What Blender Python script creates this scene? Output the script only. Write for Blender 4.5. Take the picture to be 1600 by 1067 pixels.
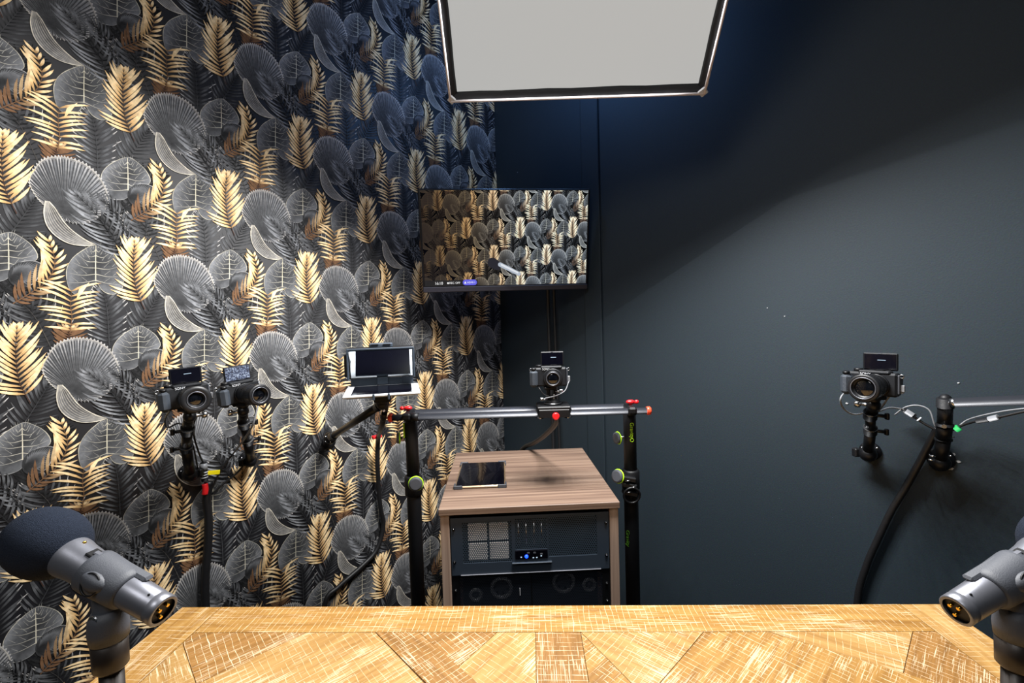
import bpy, bmesh, math, random
import numpy as np
from mathutils import Vector, Matrix

random.seed(7)
SC = bpy.context.scene
for o in list(bpy.data.objects): bpy.data.objects.remove(o)
COL = SC.collection
R = math.radians

# ------------------------------------------------------------------ camera
CAMH = 1.54                       # lens height above the floor
FPX, ROLL, PITCH = 708.3, .0299, -.0392
cr, sr, cp, sp = math.cos(ROLL), math.sin(ROLL), math.cos(PITCH), math.sin(PITCH)
fwd = Vector((0, cp, sp)); up0 = Vector((0, -sp, cp)); rt0 = Vector((1, 0, 0))
rt = rt0*cr - up0*sr; up = rt0*sr + up0*cr
cd = bpy.data.cameras.new('camera'); cam = bpy.data.objects.new('camera', cd); COL.objects.link(cam)
cd.sensor_width = 36; cd.sensor_fit = 'HORIZONTAL'; cd.lens = 36*FPX/1600; cd.clip_start = .02
M = Matrix((rt, up, -fwd)).transposed().to_4x4(); M.translation = (0, 0, CAMH)
cam.matrix_world = M
SC.camera = cam

# ------------------------------------------------------------------ light and exposure
SC.view_settings.view_transform = 'Standard'; SC.view_settings.look = 'None'
SC.view_settings.gamma = 1; SC.view_settings.exposure = 0
SC.view_settings.use_curve_mapping = False
W = bpy.data.worlds.new('world'); SC.world = W; W.use_nodes = True
W.node_tree.nodes['Background'].inputs[0].default_value = (.5, .6, .8, 1)
W.node_tree.nodes['Background'].inputs[1].default_value = .05
SOFTBOX_W = 335.0                # whole array of the softbox
BLUE_FILL_W = 5.5
FILL_W = 14.0
fl = bpy.data.lights.new('fill_lamp', 'AREA'); fl.shape = 'SQUARE'; fl.size = .6; fl.energy = FILL_W; fl.color = (1, .985, .97)  # unseen fill light added behind the camera to lift the walls
fo = bpy.data.objects.new('fill_lamp', fl); COL.objects.link(fo); fo.location = (-.55, -.4, 2.77)
fo.rotation_euler = (Vector((-.45, 1.7, 1.3))-fo.location).to_track_quat('-Z', 'Y').to_euler()

# ------------------------------------------------------------------ places
def at(px, py, Y):
    """a point at depth Y along the sight line of a spot in the 1600x1067 frame"""
    X = (px-800)/FPX; U = (533.5-py)/FPX
    v = rt*X + up*U + fwd
    v = v/v.y*Y
    return Vector((v.x, v.y, v.z+CAMH))
PER = .53                                         # wallpaper repeat
PHI = .7981
WD = Vector((math.sin(PHI), math.cos(PHI), 0))    # along the left wall, towards the corner
W0 = Vector((-2.2496*PER, 2.7305*PER, 0))
WN = Vector((WD.y, -WD.x, 0))                     # left wall normal, into the room
UC = 2.984*PER                                    # corner, measured along the left wall
CORNER = W0 + WD*UC
RD = WN.copy()                                    # along the right wall, away from the corner
RN = -WD                                          # right wall normal, into the room
def on_left(px, py, off=0.0):
    d = at(px, py, 1) - Vector((0, 0, CAMH)); o = Vector((0, 0, CAMH))
    t = ((W0 + WN*off) - o).dot(WN)/d.dot(WN); return o + d*t
def on_right(px, py, off=0.0):
    d = at(px, py, 1) - Vector((0, 0, CAMH)); o = Vector((0, 0, CAMH))
    t = ((CORNER + RN*off) - o).dot(RN)/d.dot(RN); return o + d*t

# ------------------------------------------------------------------ materials
def srgb(r, g, b):
    f = lambda c: (c/255)/12.92 if c/255 <= .04045 else ((c/255+.055)/1.055)**2.4
    return (f(r), f(g), f(b), 1)
def nd(nt, t, **kw):
    n = nt.nodes.new(t)
    for k, v in kw.items(): setattr(n, k, v)
    return n
def new_mat(name):
    m = bpy.data.materials.new(name); m.use_nodes = True
    nt = m.node_tree; b = nt.nodes['Principled BSDF']
    return m, nt, b
def mat(name, c, rough=.5, metal=0, var=.12, scale=60, bump=.0, spec=.5, coat=0, bscale=None):
    """plain coloured material with a fine procedural mottling"""
    m, nt, b = new_mat(name); L = nt.links.new
    tc = nd(nt, 'ShaderNodeTexCoord'); nz = nd(nt, 'ShaderNodeTexNoise')
    nz.inputs['Scale'].default_value = scale; nz.inputs['Detail'].default_value = 4
    L(tc.outputs['Object'], nz.inputs['Vector'])
    mx = nd(nt, 'ShaderNodeMix', data_type='RGBA')
    mx.inputs[6].default_value = tuple(x*(1-var) for x in c[:3])+(1,)
    mx.inputs[7].default_value = tuple(min(1, x*(1+var)) for x in c[:3])+(1,)
    L(nz.outputs['Fac'], mx.inputs[0]); L(mx.outputs[2], b.inputs['Base Color'])
    b.inputs['Roughness'].default_value = rough; b.inputs['Metallic'].default_value = metal
    b.inputs['Specular IOR Level'].default_value = spec; b.inputs['Coat Weight'].default_value = coat
    if bump:
        n2 = nd(nt, 'ShaderNodeTexNoise'); n2.inputs['Scale'].default_value = bscale or scale*4
        L(tc.outputs['Object'], n2.inputs['Vector'])
        bp = nd(nt, 'ShaderNodeBump'); bp.inputs['Strength'].default_value = bump; bp.inputs['Distance'].default_value = .002
        L(n2.outputs['Fac'], bp.inputs['Height']); L(bp.outputs['Normal'], b.inputs['Normal'])
    return m
def emit(name, c, s):
    m, nt, b = new_mat(name)
    b.inputs['Base Color'].default_value = (.02, .02, .02, 1); b.inputs['Emission Color'].default_value = c
    b.inputs['Emission Strength'].default_value = s; b.inputs['Roughness'].default_value = .4
    return m
MT = {}
MT['black'] = mat('black_plastic', srgb(14, 15, 18), .5, spec=.3, var=.2, bump=.1)
MT['black_metal'] = mat('black_anodised', srgb(12, 13, 16), .4, var=.2, spec=.35)
MT['body'] = mat('camera_body', srgb(17, 19, 23), .55, spec=.3, var=.15, bump=.25, bscale=900)
MT['grip'] = mat('camera_grip', srgb(46, 53, 62), .62, var=.12, bump=.5, bscale=1500)
MT['ring'] = mat('lens_barrel', srgb(20, 21, 24), .42, var=.1, spec=.4)
MT['glass'] = mat('lens_glass', srgb(5, 6, 10), .04, var=.3, coat=1)
MT['silver'] = mat('bright_metal', srgb(190, 192, 196), .25, metal=1, var=.05)
MT['white'] = mat('white_plastic', srgb(188, 190, 194), .4, var=.03)
MT['screen_off'] = mat('dark_screen', srgb(6, 6, 14), .12, var=.3, coat=.5)
MT['red'] = mat('red_plastic', srgb(225, 32, 38), .35, var=.08)
MT['orange'] = mat('orange_red_plastic', srgb(240, 80, 50), .35, var=.06)
MT['green'] = mat('lime_plastic', srgb(170, 225, 30), .4, var=.06)
MT['green_shaded'] = mat('shaded_lime_print', srgb(58, 100, 16), .5, var=.2)  # lime lettering low on the pole, its shade painted into the colour
MT['green_tag'] = mat('green_tape', srgb(30, 160, 80), .5, var=.08)
MT['yellow'] = mat('yellow_tape', srgb(245, 225, 10), .5, var=.05)
MT['cable'] = mat('cable_rubber', srgb(20, 20, 22), .45, var=.2)
MT['grey_cable'] = mat('grey_cable', srgb(120, 122, 126), .45, var=.1)
MT['foam'] = mat('foam', srgb(34, 40, 52), .95, var=.35, scale=500, bump=.9, bscale=1400, spec=.1)
MT['mic'] = mat('mic_grey_metal', srgb(118, 120, 128), .36, metal=.65, var=.06, scale=300)
MT['rubber'] = mat('dark_grey_rubber', srgb(62, 65, 72), .6, var=.08, bump=.15, bscale=900)
MT['stand'] = mat('stand_tube', srgb(38, 32, 28), .42, metal=.2, var=.2)
MT['bronze'] = mat('bronze_edge', srgb(150, 128, 100), .4, metal=.5, var=.05)
MT['gold'] = mat('gold_pin', srgb(230, 180, 70), .25, metal=1, var=.05)
MT['rod'] = mat('carbon_rod', srgb(40, 42, 48), .36, metal=.3, var=.12)
MT['panel'] = mat('rack_steel', srgb(48, 58, 70), .5, metal=.1, var=.12, scale=200, bump=.08)
MT['filter'] = mat('pale_filter', srgb(244, 236, 230), .8, var=.08)
MT['chip'] = mat('white_plaster', srgb(170, 172, 175), .8, var=.1)
MT['carpet'] = mat('dark_carpet', srgb(34, 35, 38), .95, var=.4, scale=300, bump=.6)
MT['ceiling'] = mat('dark_ceiling', srgb(30, 32, 36), .9, var=.1)
MT['fabric'] = mat('black_nylon', srgb(26, 28, 34), .7, var=.15, scale=400, bump=.2)
MT['piping'] = mat('white_piping', srgb(240, 232, 236), .5, var=.03)
MT['tvframe'] = mat('tv_plastic', srgb(20, 20, 26), .35, var=.1)
MT['chin'] = mat('tv_chin', srgb(46, 46, 56), .45, var=.08)
MT['blue_led'] = emit('blue_led', (.004, .03, 1, 1), 9)
MT['white_led'] = emit('white_led', (.6, .8, 1, 1), .8)
MT['blue_badge'] = emit('blue_badge', srgb(98, 98, 235), .9)
MT['white_glow'] = emit('white_text', (1, 1, 1, 1), .9)
MT['diffuser'] = emit('diffuser_cloth', srgb(184, 184, 182), .93)

def mat_wall_black():
    m, nt, b = new_mat('black_paint'); L = nt.links.new
    tc = nd(nt, 'ShaderNodeTexCoord')
    n1 = nd(nt, 'ShaderNodeTexNoise'); n1.inputs['Scale'].default_value = 1.6; n1.inputs['Detail'].default_value = 6
    n2 = nd(nt, 'ShaderNodeTexNoise'); n2.inputs['Scale'].default_value = 260; n2.inputs['Detail'].default_value = 3
    L(tc.outputs['Object'], n1.inputs['Vector']); L(tc.outputs['Object'], n2.inputs['Vector'])
    mx = nd(nt, 'ShaderNodeMix', data_type='RGBA'); mx.inputs[6].default_value = srgb(30, 40, 47); mx.inputs[7].default_value = srgb(38, 49, 57)
    L(n1.outputs['Fac'], mx.inputs[0])
    m2 = nd(nt, 'ShaderNodeMix', data_type='RGBA', blend_type='OVERLAY'); m2.inputs[0].default_value = .35
    L(mx.outputs[2], m2.inputs[6]); L(n2.outputs['Color'], m2.inputs[7])
    # scuff marks: sparse pale specks
    vo = nd(nt, 'ShaderNodeTexVoronoi'); vo.inputs['Scale'].default_value = 3.3
    L(tc.outputs['Object'], vo.inputs['Vector'])
    lt = nd(nt, 'ShaderNodeMath', operation='LESS_THAN'); lt.inputs[1].default_value = .012
    L(vo.outputs['Distance'], lt.inputs[0])
    m3 = nd(nt, 'ShaderNodeMix', data_type='RGBA'); m3.inputs[7].default_value = srgb(130, 135, 140)
    L(lt.outputs[0], m3.inputs[0]); L(m2.outputs[2], m3.inputs[6]); L(m3.outputs[2], b.inputs['Base Color'])
    bp = nd(nt, 'ShaderNodeBump'); bp.inputs['Strength'].default_value = .25; bp.inputs['Distance'].default_value = .001
    L(n2.outputs['Fac'], bp.inputs['Height']); L(bp.outputs['Normal'], b.inputs['Normal'])
    b.inputs['Roughness'].default_value = .62; b.inputs['Specular IOR Level'].default_value = .35
    return m
MT['wall_black'] = mat_wall_black()
MT['paper'] = mat('wallpaper_ground', srgb(17, 17, 22), .55, var=.15, scale=40)

def mat_print(name, emission=None):
    """colours printed on paper / shown on the screen come from the print's own colour attribute"""
    m, nt, b = new_mat(name); L = nt.links.new
    at_ = nd(nt, 'ShaderNodeAttribute', attribute_name='Col')
    if emission:
        b.inputs['Base Color'].default_value = (.01, .01, .01, 1); b.inputs['Roughness'].default_value = .15
        L(at_.outputs['Color'], b.inputs['Emission Color']); b.inputs['Emission Strength'].default_value = emission
    else:
        tc = nd(nt, 'ShaderNodeTexCoord'); nz = nd(nt, 'ShaderNodeTexNoise'); nz.inputs['Scale'].default_value = 90; nz.inputs['Detail'].default_value = 5
        L(tc.outputs['Object'], nz.inputs['Vector'])
        mr = nd(nt, 'ShaderNodeMapRange'); mr.inputs[1].default_value = .3; mr.inputs[2].default_value = .7; mr.inputs[3].default_value = .78; mr.inputs[4].default_value = 1.2
        L(nz.outputs['Fac'], mr.inputs[0])
        vm = nd(nt, 'ShaderNodeVectorMath', operation='SCALE'); L(at_.outputs['Color'], vm.inputs[0]); L(mr.outputs[0], vm.inputs['Scale'])
        L(vm.outputs[0], b.inputs['Base Color']); b.inputs['Roughness'].default_value = .7; b.inputs['Specular IOR Level'].default_value = .1
    return m
MT['print'] = mat_print('leaf_print')
MT['feed'] = mat_print('screen_feed', 1.0)

def mat_perf(name, c, pitch, rad):
    """perforated sheet: hexagonally packed round holes"""
    m, nt, b = new_mat(name); L = nt.links.new
    tc = nd(nt, 'ShaderNodeTexCoord'); sx = nd(nt, 'ShaderNodeSeparateXYZ'); L(tc.outputs['Object'], sx.inputs[0])
    cx = nd(nt, 'ShaderNodeCombineXYZ'); L(sx.outputs['X'], cx.inputs[0]); L(sx.outputs['Z'], cx.inputs[1])
    ds = []
    for off in (0, .5):
        v = nd(nt, 'ShaderNodeVectorMath', operation='MULTIPLY'); v.inputs[1].default_value = (1/pitch, 1/(pitch*1.732), 0); L(cx.outputs[0], v.inputs[0])
        a = nd(nt, 'ShaderNodeVectorMath', operation='ADD'); a.inputs[1].default_value = (off+100, off+100, 0); L(v.outputs[0], a.inputs[0])
        f = nd(nt, 'ShaderNodeVectorMath', operation='FRACTION'); L(a.outputs[0], f.inputs[0])
        s = nd(nt, 'ShaderNodeVectorMath', operation='SUBTRACT'); s.inputs[1].default_value = (.5, .5, 0); L(f.outputs[0], s.inputs[0])
        k = nd(nt, 'ShaderNodeVectorMath', operation='MULTIPLY'); k.inputs[1].default_value = (1, 1.732, 0); L(s.outputs[0], k.inputs[0])
        l = nd(nt, 'ShaderNodeVectorMath', operation='LENGTH'); L(k.outputs[0], l.inputs[0]); ds.append(l)
    mn = nd(nt, 'ShaderNodeMath', operation='MINIMUM'); L(ds[0].outputs['Value'], mn.inputs[0]); L(ds[1].outputs['Value'], mn.inputs[1])
    gt = nd(nt, 'ShaderNodeMath', operation='GREATER_THAN'); gt.inputs[1].default_value = rad; L(mn.outputs[0], gt.inputs[0])
    L(gt.outputs[0], b.inputs['Alpha'])
    b.inputs['Base Color'].default_value = c; b.inputs['Roughness'].default_value = .45; b.inputs['Metallic'].default_value = .2
    return m
MT['perf'] = mat_perf('perforated_steel', srgb(70, 84, 98), .0066, .36)
MT['perf_dark'] = mat_perf('perforated_black_steel', srgb(34, 40, 50), .0056, .33)

def mat_wood(name, stops, grain=(3, 40, 40), saw=0.0, rough=.45, rnd=.0, lime=0.0):
    """grain runs along the local x axis of each board"""
    m, nt, b = new_mat(name); L = nt.links.new
    tc = nd(nt, 'ShaderNodeTexCoord'); oi = nd(nt, 'ShaderNodeObjectInfo')
    ad = nd(nt, 'ShaderNodeVectorMath', operation='ADD'); sc = nd(nt, 'ShaderNodeVectorMath', operation='SCALE'); sc.inputs['Scale'].default_value = 17
    cx = nd(nt, 'ShaderNodeCombineXYZ'); L(oi.outputs['Random'], cx.inputs[0]); L(oi.outputs['Random'], cx.inputs[1]); L(cx.outputs[0], sc.inputs[0])
    L(tc.outputs['Object'], ad.inputs[0]); L(sc.outputs[0], ad.inputs[1])
    mp = nd(nt, 'ShaderNodeMapping'); mp.inputs['Scale'].default_value = grain; L(ad.outputs[0], mp.inputs['Vector'])
    nz = nd(nt, 'ShaderNodeTexNoise'); nz.inputs['Scale'].default_value = 1; nz.inputs['Detail'].default_value = 8; nz.inputs['Distortion'].default_value = .7
    L(mp.outputs[0], nz.inputs['Vector'])
    rp = nd(nt, 'ShaderNodeValToRGB'); L(nz.outputs['Fac'], rp.inputs[0])
    els = rp.color_ramp.elements
    while len(els) < len(stops): els.new(.5)
    for e, (p, c) in zip(els, stops): e.position = p; e.color = c
    col = rp.outputs[0]
    if rnd:
        hv = nd(nt, 'ShaderNodeHueSaturation')
        mr = nd(nt, 'ShaderNodeMapRange'); mr.inputs[3].default_value = 1-rnd; mr.inputs[4].default_value = 1+rnd*.7; L(oi.outputs['Random'], mr.inputs[0])
        L(mr.outputs[0], hv.inputs['Value']); L(col, hv.inputs['Color']); col = hv.outputs[0]
    hgt = nz.outputs['Fac']
    if lime:
        # pale liming left in the pores: short streaks along the grain
        ml = nd(nt, 'ShaderNodeMapping'); ml.inputs['Scale'].default_value = (16, 480, 480); L(ad.outputs[0], ml.inputs['Vector'])
        nl = nd(nt, 'ShaderNodeTexNoise'); nl.inputs['Scale'].default_value = 1; nl.inputs['Detail'].default_value = 2; nl.inputs['Distortion'].default_value = .4; L(ml.outputs[0], nl.inputs['Vector'])
        big = nd(nt, 'ShaderNodeTexNoise'); big.inputs['Scale'].default_value = 9; L(ad.outputs[0], big.inputs['Vector'])
        a1 = nd(nt, 'ShaderNodeMath', operation='MULTIPLY_ADD'); a1.inputs[1].default_value = .5; L(big.outputs['Fac'], a1.inputs[0]); L(nl.outputs['Fac'], a1.inputs[2])
        th = nd(nt, 'ShaderNodeMapRange'); th.inputs[1].default_value = .82; th.inputs[2].default_value = .92; th.inputs[3].default_value = 0; th.inputs[4].default_value = lime; L(a1.outputs[0], th.inputs[0])
        fac = th.outputs[0]
        if saw:
            # pale saw scratches across the board, broken up
            ms = nd(nt, 'ShaderNodeMapping'); ms.inputs['Scale'].default_value = (1, .16, 1); ms.inputs['Rotation'].default_value = (0, 0, .12); L(ad.outputs[0], ms.inputs['Vector'])
            wv = nd(nt, 'ShaderNodeTexWave', wave_type='BANDS', bands_direction='X', wave_profile='SIN'); wv.inputs['Scale'].default_value = 24; wv.inputs['Distortion'].default_value = 3.0; wv.inputs['Detail'].default_value = 3; wv.inputs['Detail Scale'].default_value = 2.5
            L(ms.outputs[0], wv.inputs['Vector'])
            t1 = nd(nt, 'ShaderNodeMapRange'); t1.inputs[1].default_value = .982; t1.inputs[2].default_value = 1.0; L(wv.outputs['Fac'], t1.inputs[0])
            n3 = nd(nt, 'ShaderNodeTexNoise'); n3.inputs['Scale'].default_value = 45; n3.inputs['Detail'].default_value = 3; L(ad.outputs[0], n3.inputs['Vector'])
            t2 = nd(nt, 'ShaderNodeMapRange'); t2.inputs[1].default_value = .38; t2.inputs[2].default_value = .5; t2.inputs[4].default_value = saw; L(n3.outputs['Fac'], t2.inputs[0])
            mu = nd(nt, 'ShaderNodeMath', operation='MULTIPLY'); L(t1.outputs[0], mu.inputs[0]); L(t2.outputs[0], mu.inputs[1])
            mm = nd(nt, 'ShaderNodeMath', operation='MAXIMUM'); L(fac, mm.inputs[0]); L(mu.outputs[0], mm.inputs[1]); fac = mm.outputs[0]
        mx = nd(nt, 'ShaderNodeMix', data_type='RGBA'); mx.inputs[7].default_value = srgb(226, 206, 172)
        L(fac, mx.inputs[0]); L(col, mx.inputs[6]); col = mx.outputs[2]
    L(col, b.inputs['Base Color'])
    bp = nd(nt, 'ShaderNodeBump'); bp.inputs['Strength'].default_value = .2; bp.inputs['Distance'].default_value = .001
    L(hgt, bp.inputs['Height']); L(bp.outputs['Normal'], b.inputs['Normal'])
    b.inputs['Roughness'].default_value = rough; b.inputs['Specular IOR Level'].default_value = .35
    return m
MT['oak'] = mat_wood('limed_oak', [(.25, srgb(124, 86, 40)), (.5, srgb(154, 114, 58)), (.75, srgb(172, 134, 76))], (5, 60, 60), saw=.85, rnd=.08, lime=.6)
MT['oak_light'] = mat_wood('limed_oak_pale', [(.25, srgb(140, 102, 54)), (.5, srgb(166, 128, 74)), (.75, srgb(180, 146, 92))], (5, 60, 60), saw=.6, rnd=.06, lime=.7)
MT['oak_dark'] = mat_wood('limed_oak_brown', [(.25, srgb(112, 78, 38)), (.5, srgb(142, 102, 54)), (.75, srgb(160, 119, 68))], (5, 60, 60), saw=1.0, rnd=.08, lime=.7)
MT['laminate'] = mat_wood('walnut_laminate', [(.22, srgb(77, 62, 53)), (.42, srgb(108, 88, 76)), (.58, srgb(128, 107, 92)), (.8, srgb(154, 133, 117))], (1.6, 55, 55), rough=.42)
MT['laminate_up'] = mat_wood('walnut_laminate_upright', [(.2, srgb(123, 101, 88)), (.45, srgb(154, 130, 114)), (.8, srgb(185, 161, 143))], (60, 60, 2.5), rough=.42)

# ------------------------------------------------------------------ mesh helpers
WM = {}
def wm(o): return WM.get(o.name, Matrix.Identity(4))
def tag(o, label=None, cat=None, group=None, kind=None):
    if label: o['label'] = label
    if cat: o['category'] = cat
    if group: o['group'] = group
    if kind: o['kind'] = kind
    return o
def thing(name, label, cat, m=None, group=None):
    o = bpy.data.objects.new(name, None); COL.objects.link(o); o.empty_display_size = .05
    m = m or Matrix.Identity(4)
    o.matrix_world = m; WM[o.name] = m.copy()
    return tag(o, label, cat, group)
def T(loc, rz=0, rx=0, ry=0):
    return Matrix.Translation(loc) @ Matrix.Rotation(rz, 4, 'Z') @ Matrix.Rotation(rx, 4, 'X') @ Matrix.Rotation(ry, 4, 'Y')
def spline(pts, n=6):
    P = [Vector(p) for p in pts]
    if len(P) < 3: return P
    Q = [P[0]*2-P[1]] + P + [P[-1]*2-P[-2]]; out = []
    for i in range(1, len(Q)-2):
        a, b, c, d = Q[i-1:i+3]
        for k in range(n):
            t = k/n
            out.append(.5*((2*b)+(c-a)*t+(2*a-5*b+4*c-d)*t*t+(3*b-a-3*c+d)*t**3))
    out.append(P[-1]); return out
class MB:
    def __init__(s): s.v = []; s.f = []; s.sm = []
    def add(s, vs, fs, smooth=False):
        n = len(s.v); s.v += [Vector(v) for v in vs]
        for f in fs: s.f.append(tuple(i+n for i in f)); s.sm.append(smooth)
        return s
    def box(s, c, size, m=None, bev=0.0):
        hx, hy, hz = (x/2 for x in size); c = Vector(c); rot = m.to_3x3() if m else None
        if bev <= 0:
            vs = [Vector((x, y, z)) for x in (-hx, hx) for y in (-hy, hy) for z in (-hz, hz)]
            fs = [(0, 1, 3, 2), (4, 6, 7, 5), (0, 4, 5, 1), (2, 3, 7, 6), (0, 2, 6, 4), (1, 5, 7, 3)]
        else:
            b = min(bev, hx*.95, hy*.95, hz*.95); vs = []; ix = {}
            for sx in (-1, 1):
                for sy in (-1, 1):
                    for sz in (-1, 1):
                        for ax in range(3):
                            p = [sx*(hx-b), sy*(hy-b), sz*(hz-b)]; p[ax] = (sx*hx, sy*hy, sz*hz)[ax]
                            ix[(sx, sy, sz, ax)] = len(vs); vs.append(Vector(p))
            fs = []
            for ax in range(3):
                o1, o2 = [a for a in range(3) if a != ax]
                for sg in (-1, 1):
                    q = []
                    for a, b2 in ((-1, -1), (1, -1), (1, 1), (-1, 1)):
                        k = [0, 0, 0]; k[ax] = sg; k[o1] = a; k[o2] = b2; q.append(ix[(*k, ax)])
                    fs.append(tuple(q))
                    k = [0, 0, 0]
                for a in (-1, 1):
                    for b2 in (-1, 1):
                        q = []
                        k = [0, 0, 0]; k[o1] = a; k[o2] = b2
                        k[ax] = -1; q += [ix[(*k, o1)], ix[(*k, o2)]]
                        k[ax] = 1; q += [ix[(*k, o2)], ix[(*k, o1)]]
                        fs.append(tuple(q))
            for sx in (-1, 1):
                for sy in (-1, 1):
                    for sz in (-1, 1): fs.append(tuple(ix[(sx, sy, sz, a)] for a in range(3)))
        if rot: vs = [rot @ v for v in vs]
        return s.add([c+v for v in vs], fs)
    def _frame(s, d):
        d = d.normalized(); a = Vector((0, 0, 1)) if abs(d.z) < .9 else Vector((1, 0, 0))
        x = a.cross(d).normalized(); return x, d.cross(x)
    def lathe(s, p0, d, prof, n=20, smooth=True, cap=True):
        """prof: (distance along d, radius)"""
        p0 = Vector(p0); d = Vector(d).normalized(); x, y = s._frame(d); vs = []; fs = []
        for t, r in prof:
            for k in range(n):
                a = 2*math.pi*k/n; vs.append(p0+d*t+x*(r*math.cos(a))+y*(r*math.sin(a)))
        for i in range(len(prof)-1):
            for k in range(n):
                k2 = (k+1) % n; fs.append((i*n+k, i*n+k2, (i+1)*n+k2, (i+1)*n+k))
        s.add(vs, fs, smooth)
        if cap:
            b = len(s.v)-len(vs)
            s.f.append(tuple(b+k for k in reversed(range(n)))); s.sm.append(False)
            s.f.append(tuple(b+(len(prof)-1)*n+k for k in range(n))); s.sm.append(False)
        return s
    def cyl(s, p0, p1, r0, r1=None, n=16, bev=0):
        p0 = Vector(p0); p1 = Vector(p1); L = (p1-p0).length; r1 = r0 if r1 is None else r1
        if bev: return s.lathe(p0, p1-p0, [(0, r0-bev), (0, r0-bev), (bev, r0), (bev, r0), (L-bev, r1), (L-bev, r1), (L, r1-bev)], n)
        return s.lathe(p0, p1-p0, [(0, r0), (L, r1)], n)
    def ring(s, c, d, r, w, n=28, m=8):
        c = Vector(c); d = Vector(d).normalized(); x, y = s._frame(d); vs = []; fs = []
        for i in range(n):
            a = 2*math.pi*i/n; e = x*math.cos(a)+y*math.sin(a)
            for j in range(m):
                b = 2*math.pi*j/m; vs.append(c+e*(r+w*math.cos(b))+d*(w*math.sin(b)))
        for i in range(n):
            for j in range(m): fs.append((i*m+j, ((i+1) % n)*m+j, ((i+1) % n)*m+(j+1) % m, i*m+(j+1) % m))
        return s.add(vs, fs, True)
    def ball(s, c, r, n=16, sq=(1, 1, 1)):
        vs = []; fs = []; c = Vector(c); h = n//2
        for i in range(h+1):
            t = math.pi*i/h
            for k in range(n):
                a = 2*math.pi*k/n; vs.append(c+Vector((math.sin(t)*math.cos(a)*sq[0], math.sin(t)*math.sin(a)*sq[1], math.cos(t)*sq[2]))*r)
        for i in range(h):
            for k in range(n): fs.append((i*n+k, (i+1)*n+k, (i+1)*n+(k+1) % n, i*n+(k+1) % n))
        return s.add(vs, fs, True)
    def tube(s, pts, r, n=10, sub=6, smooth=True):
        P = spline(pts, sub); vs = []; fs = []; x = None
        rr = r if callable(r) else (lambda t: r)
        for i, p in enumerate(P):
            d = (P[min(i+1, len(P)-1)]-P[max(i-1, 0)]).normalized()
            if x is None: x, y = s._frame(d)
            x = (x-d*x.dot(d)).normalized(); y = d.cross(x); q = rr(i/(len(P)-1))
            for k in range(n):
                a = 2*math.pi*k/n; vs.append(p+x*(q*math.cos(a))+y*(q*math.sin(a)))
        for i in range(len(P)-1):
            for k in range(n): fs.append((i*n+k, i*n+(k+1) % n, (i+1)*n+(k+1) % n, (i+1)*n+k))
        s.add(vs, fs, smooth); b = len(s.v)-len(vs)
        s.f.append(tuple(b+k for k in reversed(range(n)))); s.sm.append(False)
        s.f.append(tuple(b+(len(P)-1)*n+k for k in range(n))); s.sm.append(False)
        return s
    def prism(s, poly, z0, z1):
        n = len(poly); vs = [Vector((p[0], p[1], z0)) for p in poly]+[Vector((p[0], p[1], z1)) for p in poly]
        fs = [tuple(range(n, 2*n)), tuple(reversed(range(n)))]+[(i, (i+1) % n, n+(i+1) % n, n+i) for i in range(n)]
        return s.add(vs, fs)
    def xf(s, m):
        s.v = [m @ v for v in s.v]; return s
    def build(s, name, m, parent=None, world=False, recalc=True):
        me = bpy.data.meshes.new(name)
        vs = s.v
        if world and parent is not None:
            inv = wm(parent).inverted(); vs = [inv @ v for v in vs]
        me.from_pydata([tuple(v) for v in vs], [], s.f)
        me.polygons.foreach_set('use_smooth', s.sm)
        if recalc:
            bm = bmesh.new(); bm.from_mesh(me); bmesh.ops.recalc_face_normals(bm, faces=bm.faces); bm.to_mesh(me); bm.free()
        me.materials.append(MT[m] if isinstance(m, str) else m)
        o = bpy.data.objects.new(name, me); COL.objects.link(o)
        if parent is not None:
            o.parent = parent; WM[o.name] = wm(parent)
        return o
def text_obj(name, body, size, m, parent, mtx, depth=.0004, align='CENTER'):
    cu = bpy.data.curves.new(name, 'FONT'); cu.body = body; cu.size = size; cu.extrude = depth; cu.align_x = align; cu.align_y = 'CENTER'
    t = bpy.data.objects.new(name, cu); COL.objects.link(t)
    dg = bpy.context.evaluated_depsgraph_get(); me = bpy.data.meshes.new_from_object(t.evaluated_get(dg))
    bpy.data.objects.remove(t); bpy.data.curves.remove(cu)
    me.transform(mtx); me.materials.clear(); me.materials.append(MT[m])
    o = bpy.data.objects.new(name, me); COL.objects.link(o); o.parent = parent; WM[o.name] = wm(parent)
    return o
FACE = Matrix.Rotation(math.pi/2, 4, 'X')      # lays x-y text into the x-z plane, readable from -y

# ================================================================== the room
RH = 3.3; RL = 3.9
def slab(name, a, b, c, d, m, n, th=.1):
    """wall from four inner corners, thickened away from the room"""
    q = [Vector(x) for x in (a, b, c, d)]; k = Vector(n)*-th
    mb = MB(); mb.add(q+[p+k for p in q], [(0, 1, 2, 3), (7, 6, 5, 4), (0, 4, 5, 1), (1, 5, 6, 2), (2, 6, 7, 3), (3, 7, 4, 0)])
    return tag(mb.build(name, m), kind='structure')
Z = Vector((0, 0, 1))
c0 = CORNER; cL = CORNER - WD*RL; cR = CORNER + RD*RL; cB = CORNER - WD*RL + RD*RL
wall_left = slab('wall_left', c0, cL, cL+Z*RH, c0+Z*RH, 'paper', WN)
wall_right = slab('wall_right', c0, cR, cR+Z*RH, c0+Z*RH, 'wall_black', RN)
slab('wall_behind', cL, cB, cB+Z*RH, cL+Z*RH, 'wall_black', WD)
slab('wall_entrance', cR, cB, cB+Z*RH, cR+Z*RH, 'wall_black', -RD)
slab('floor', c0, cL, cB, cR, 'carpet', Z)
slab('ceiling', c0+Z*RH, cL+Z*RH, cB+Z*RH, cR+Z*RH, 'ceiling', -Z)

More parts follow.
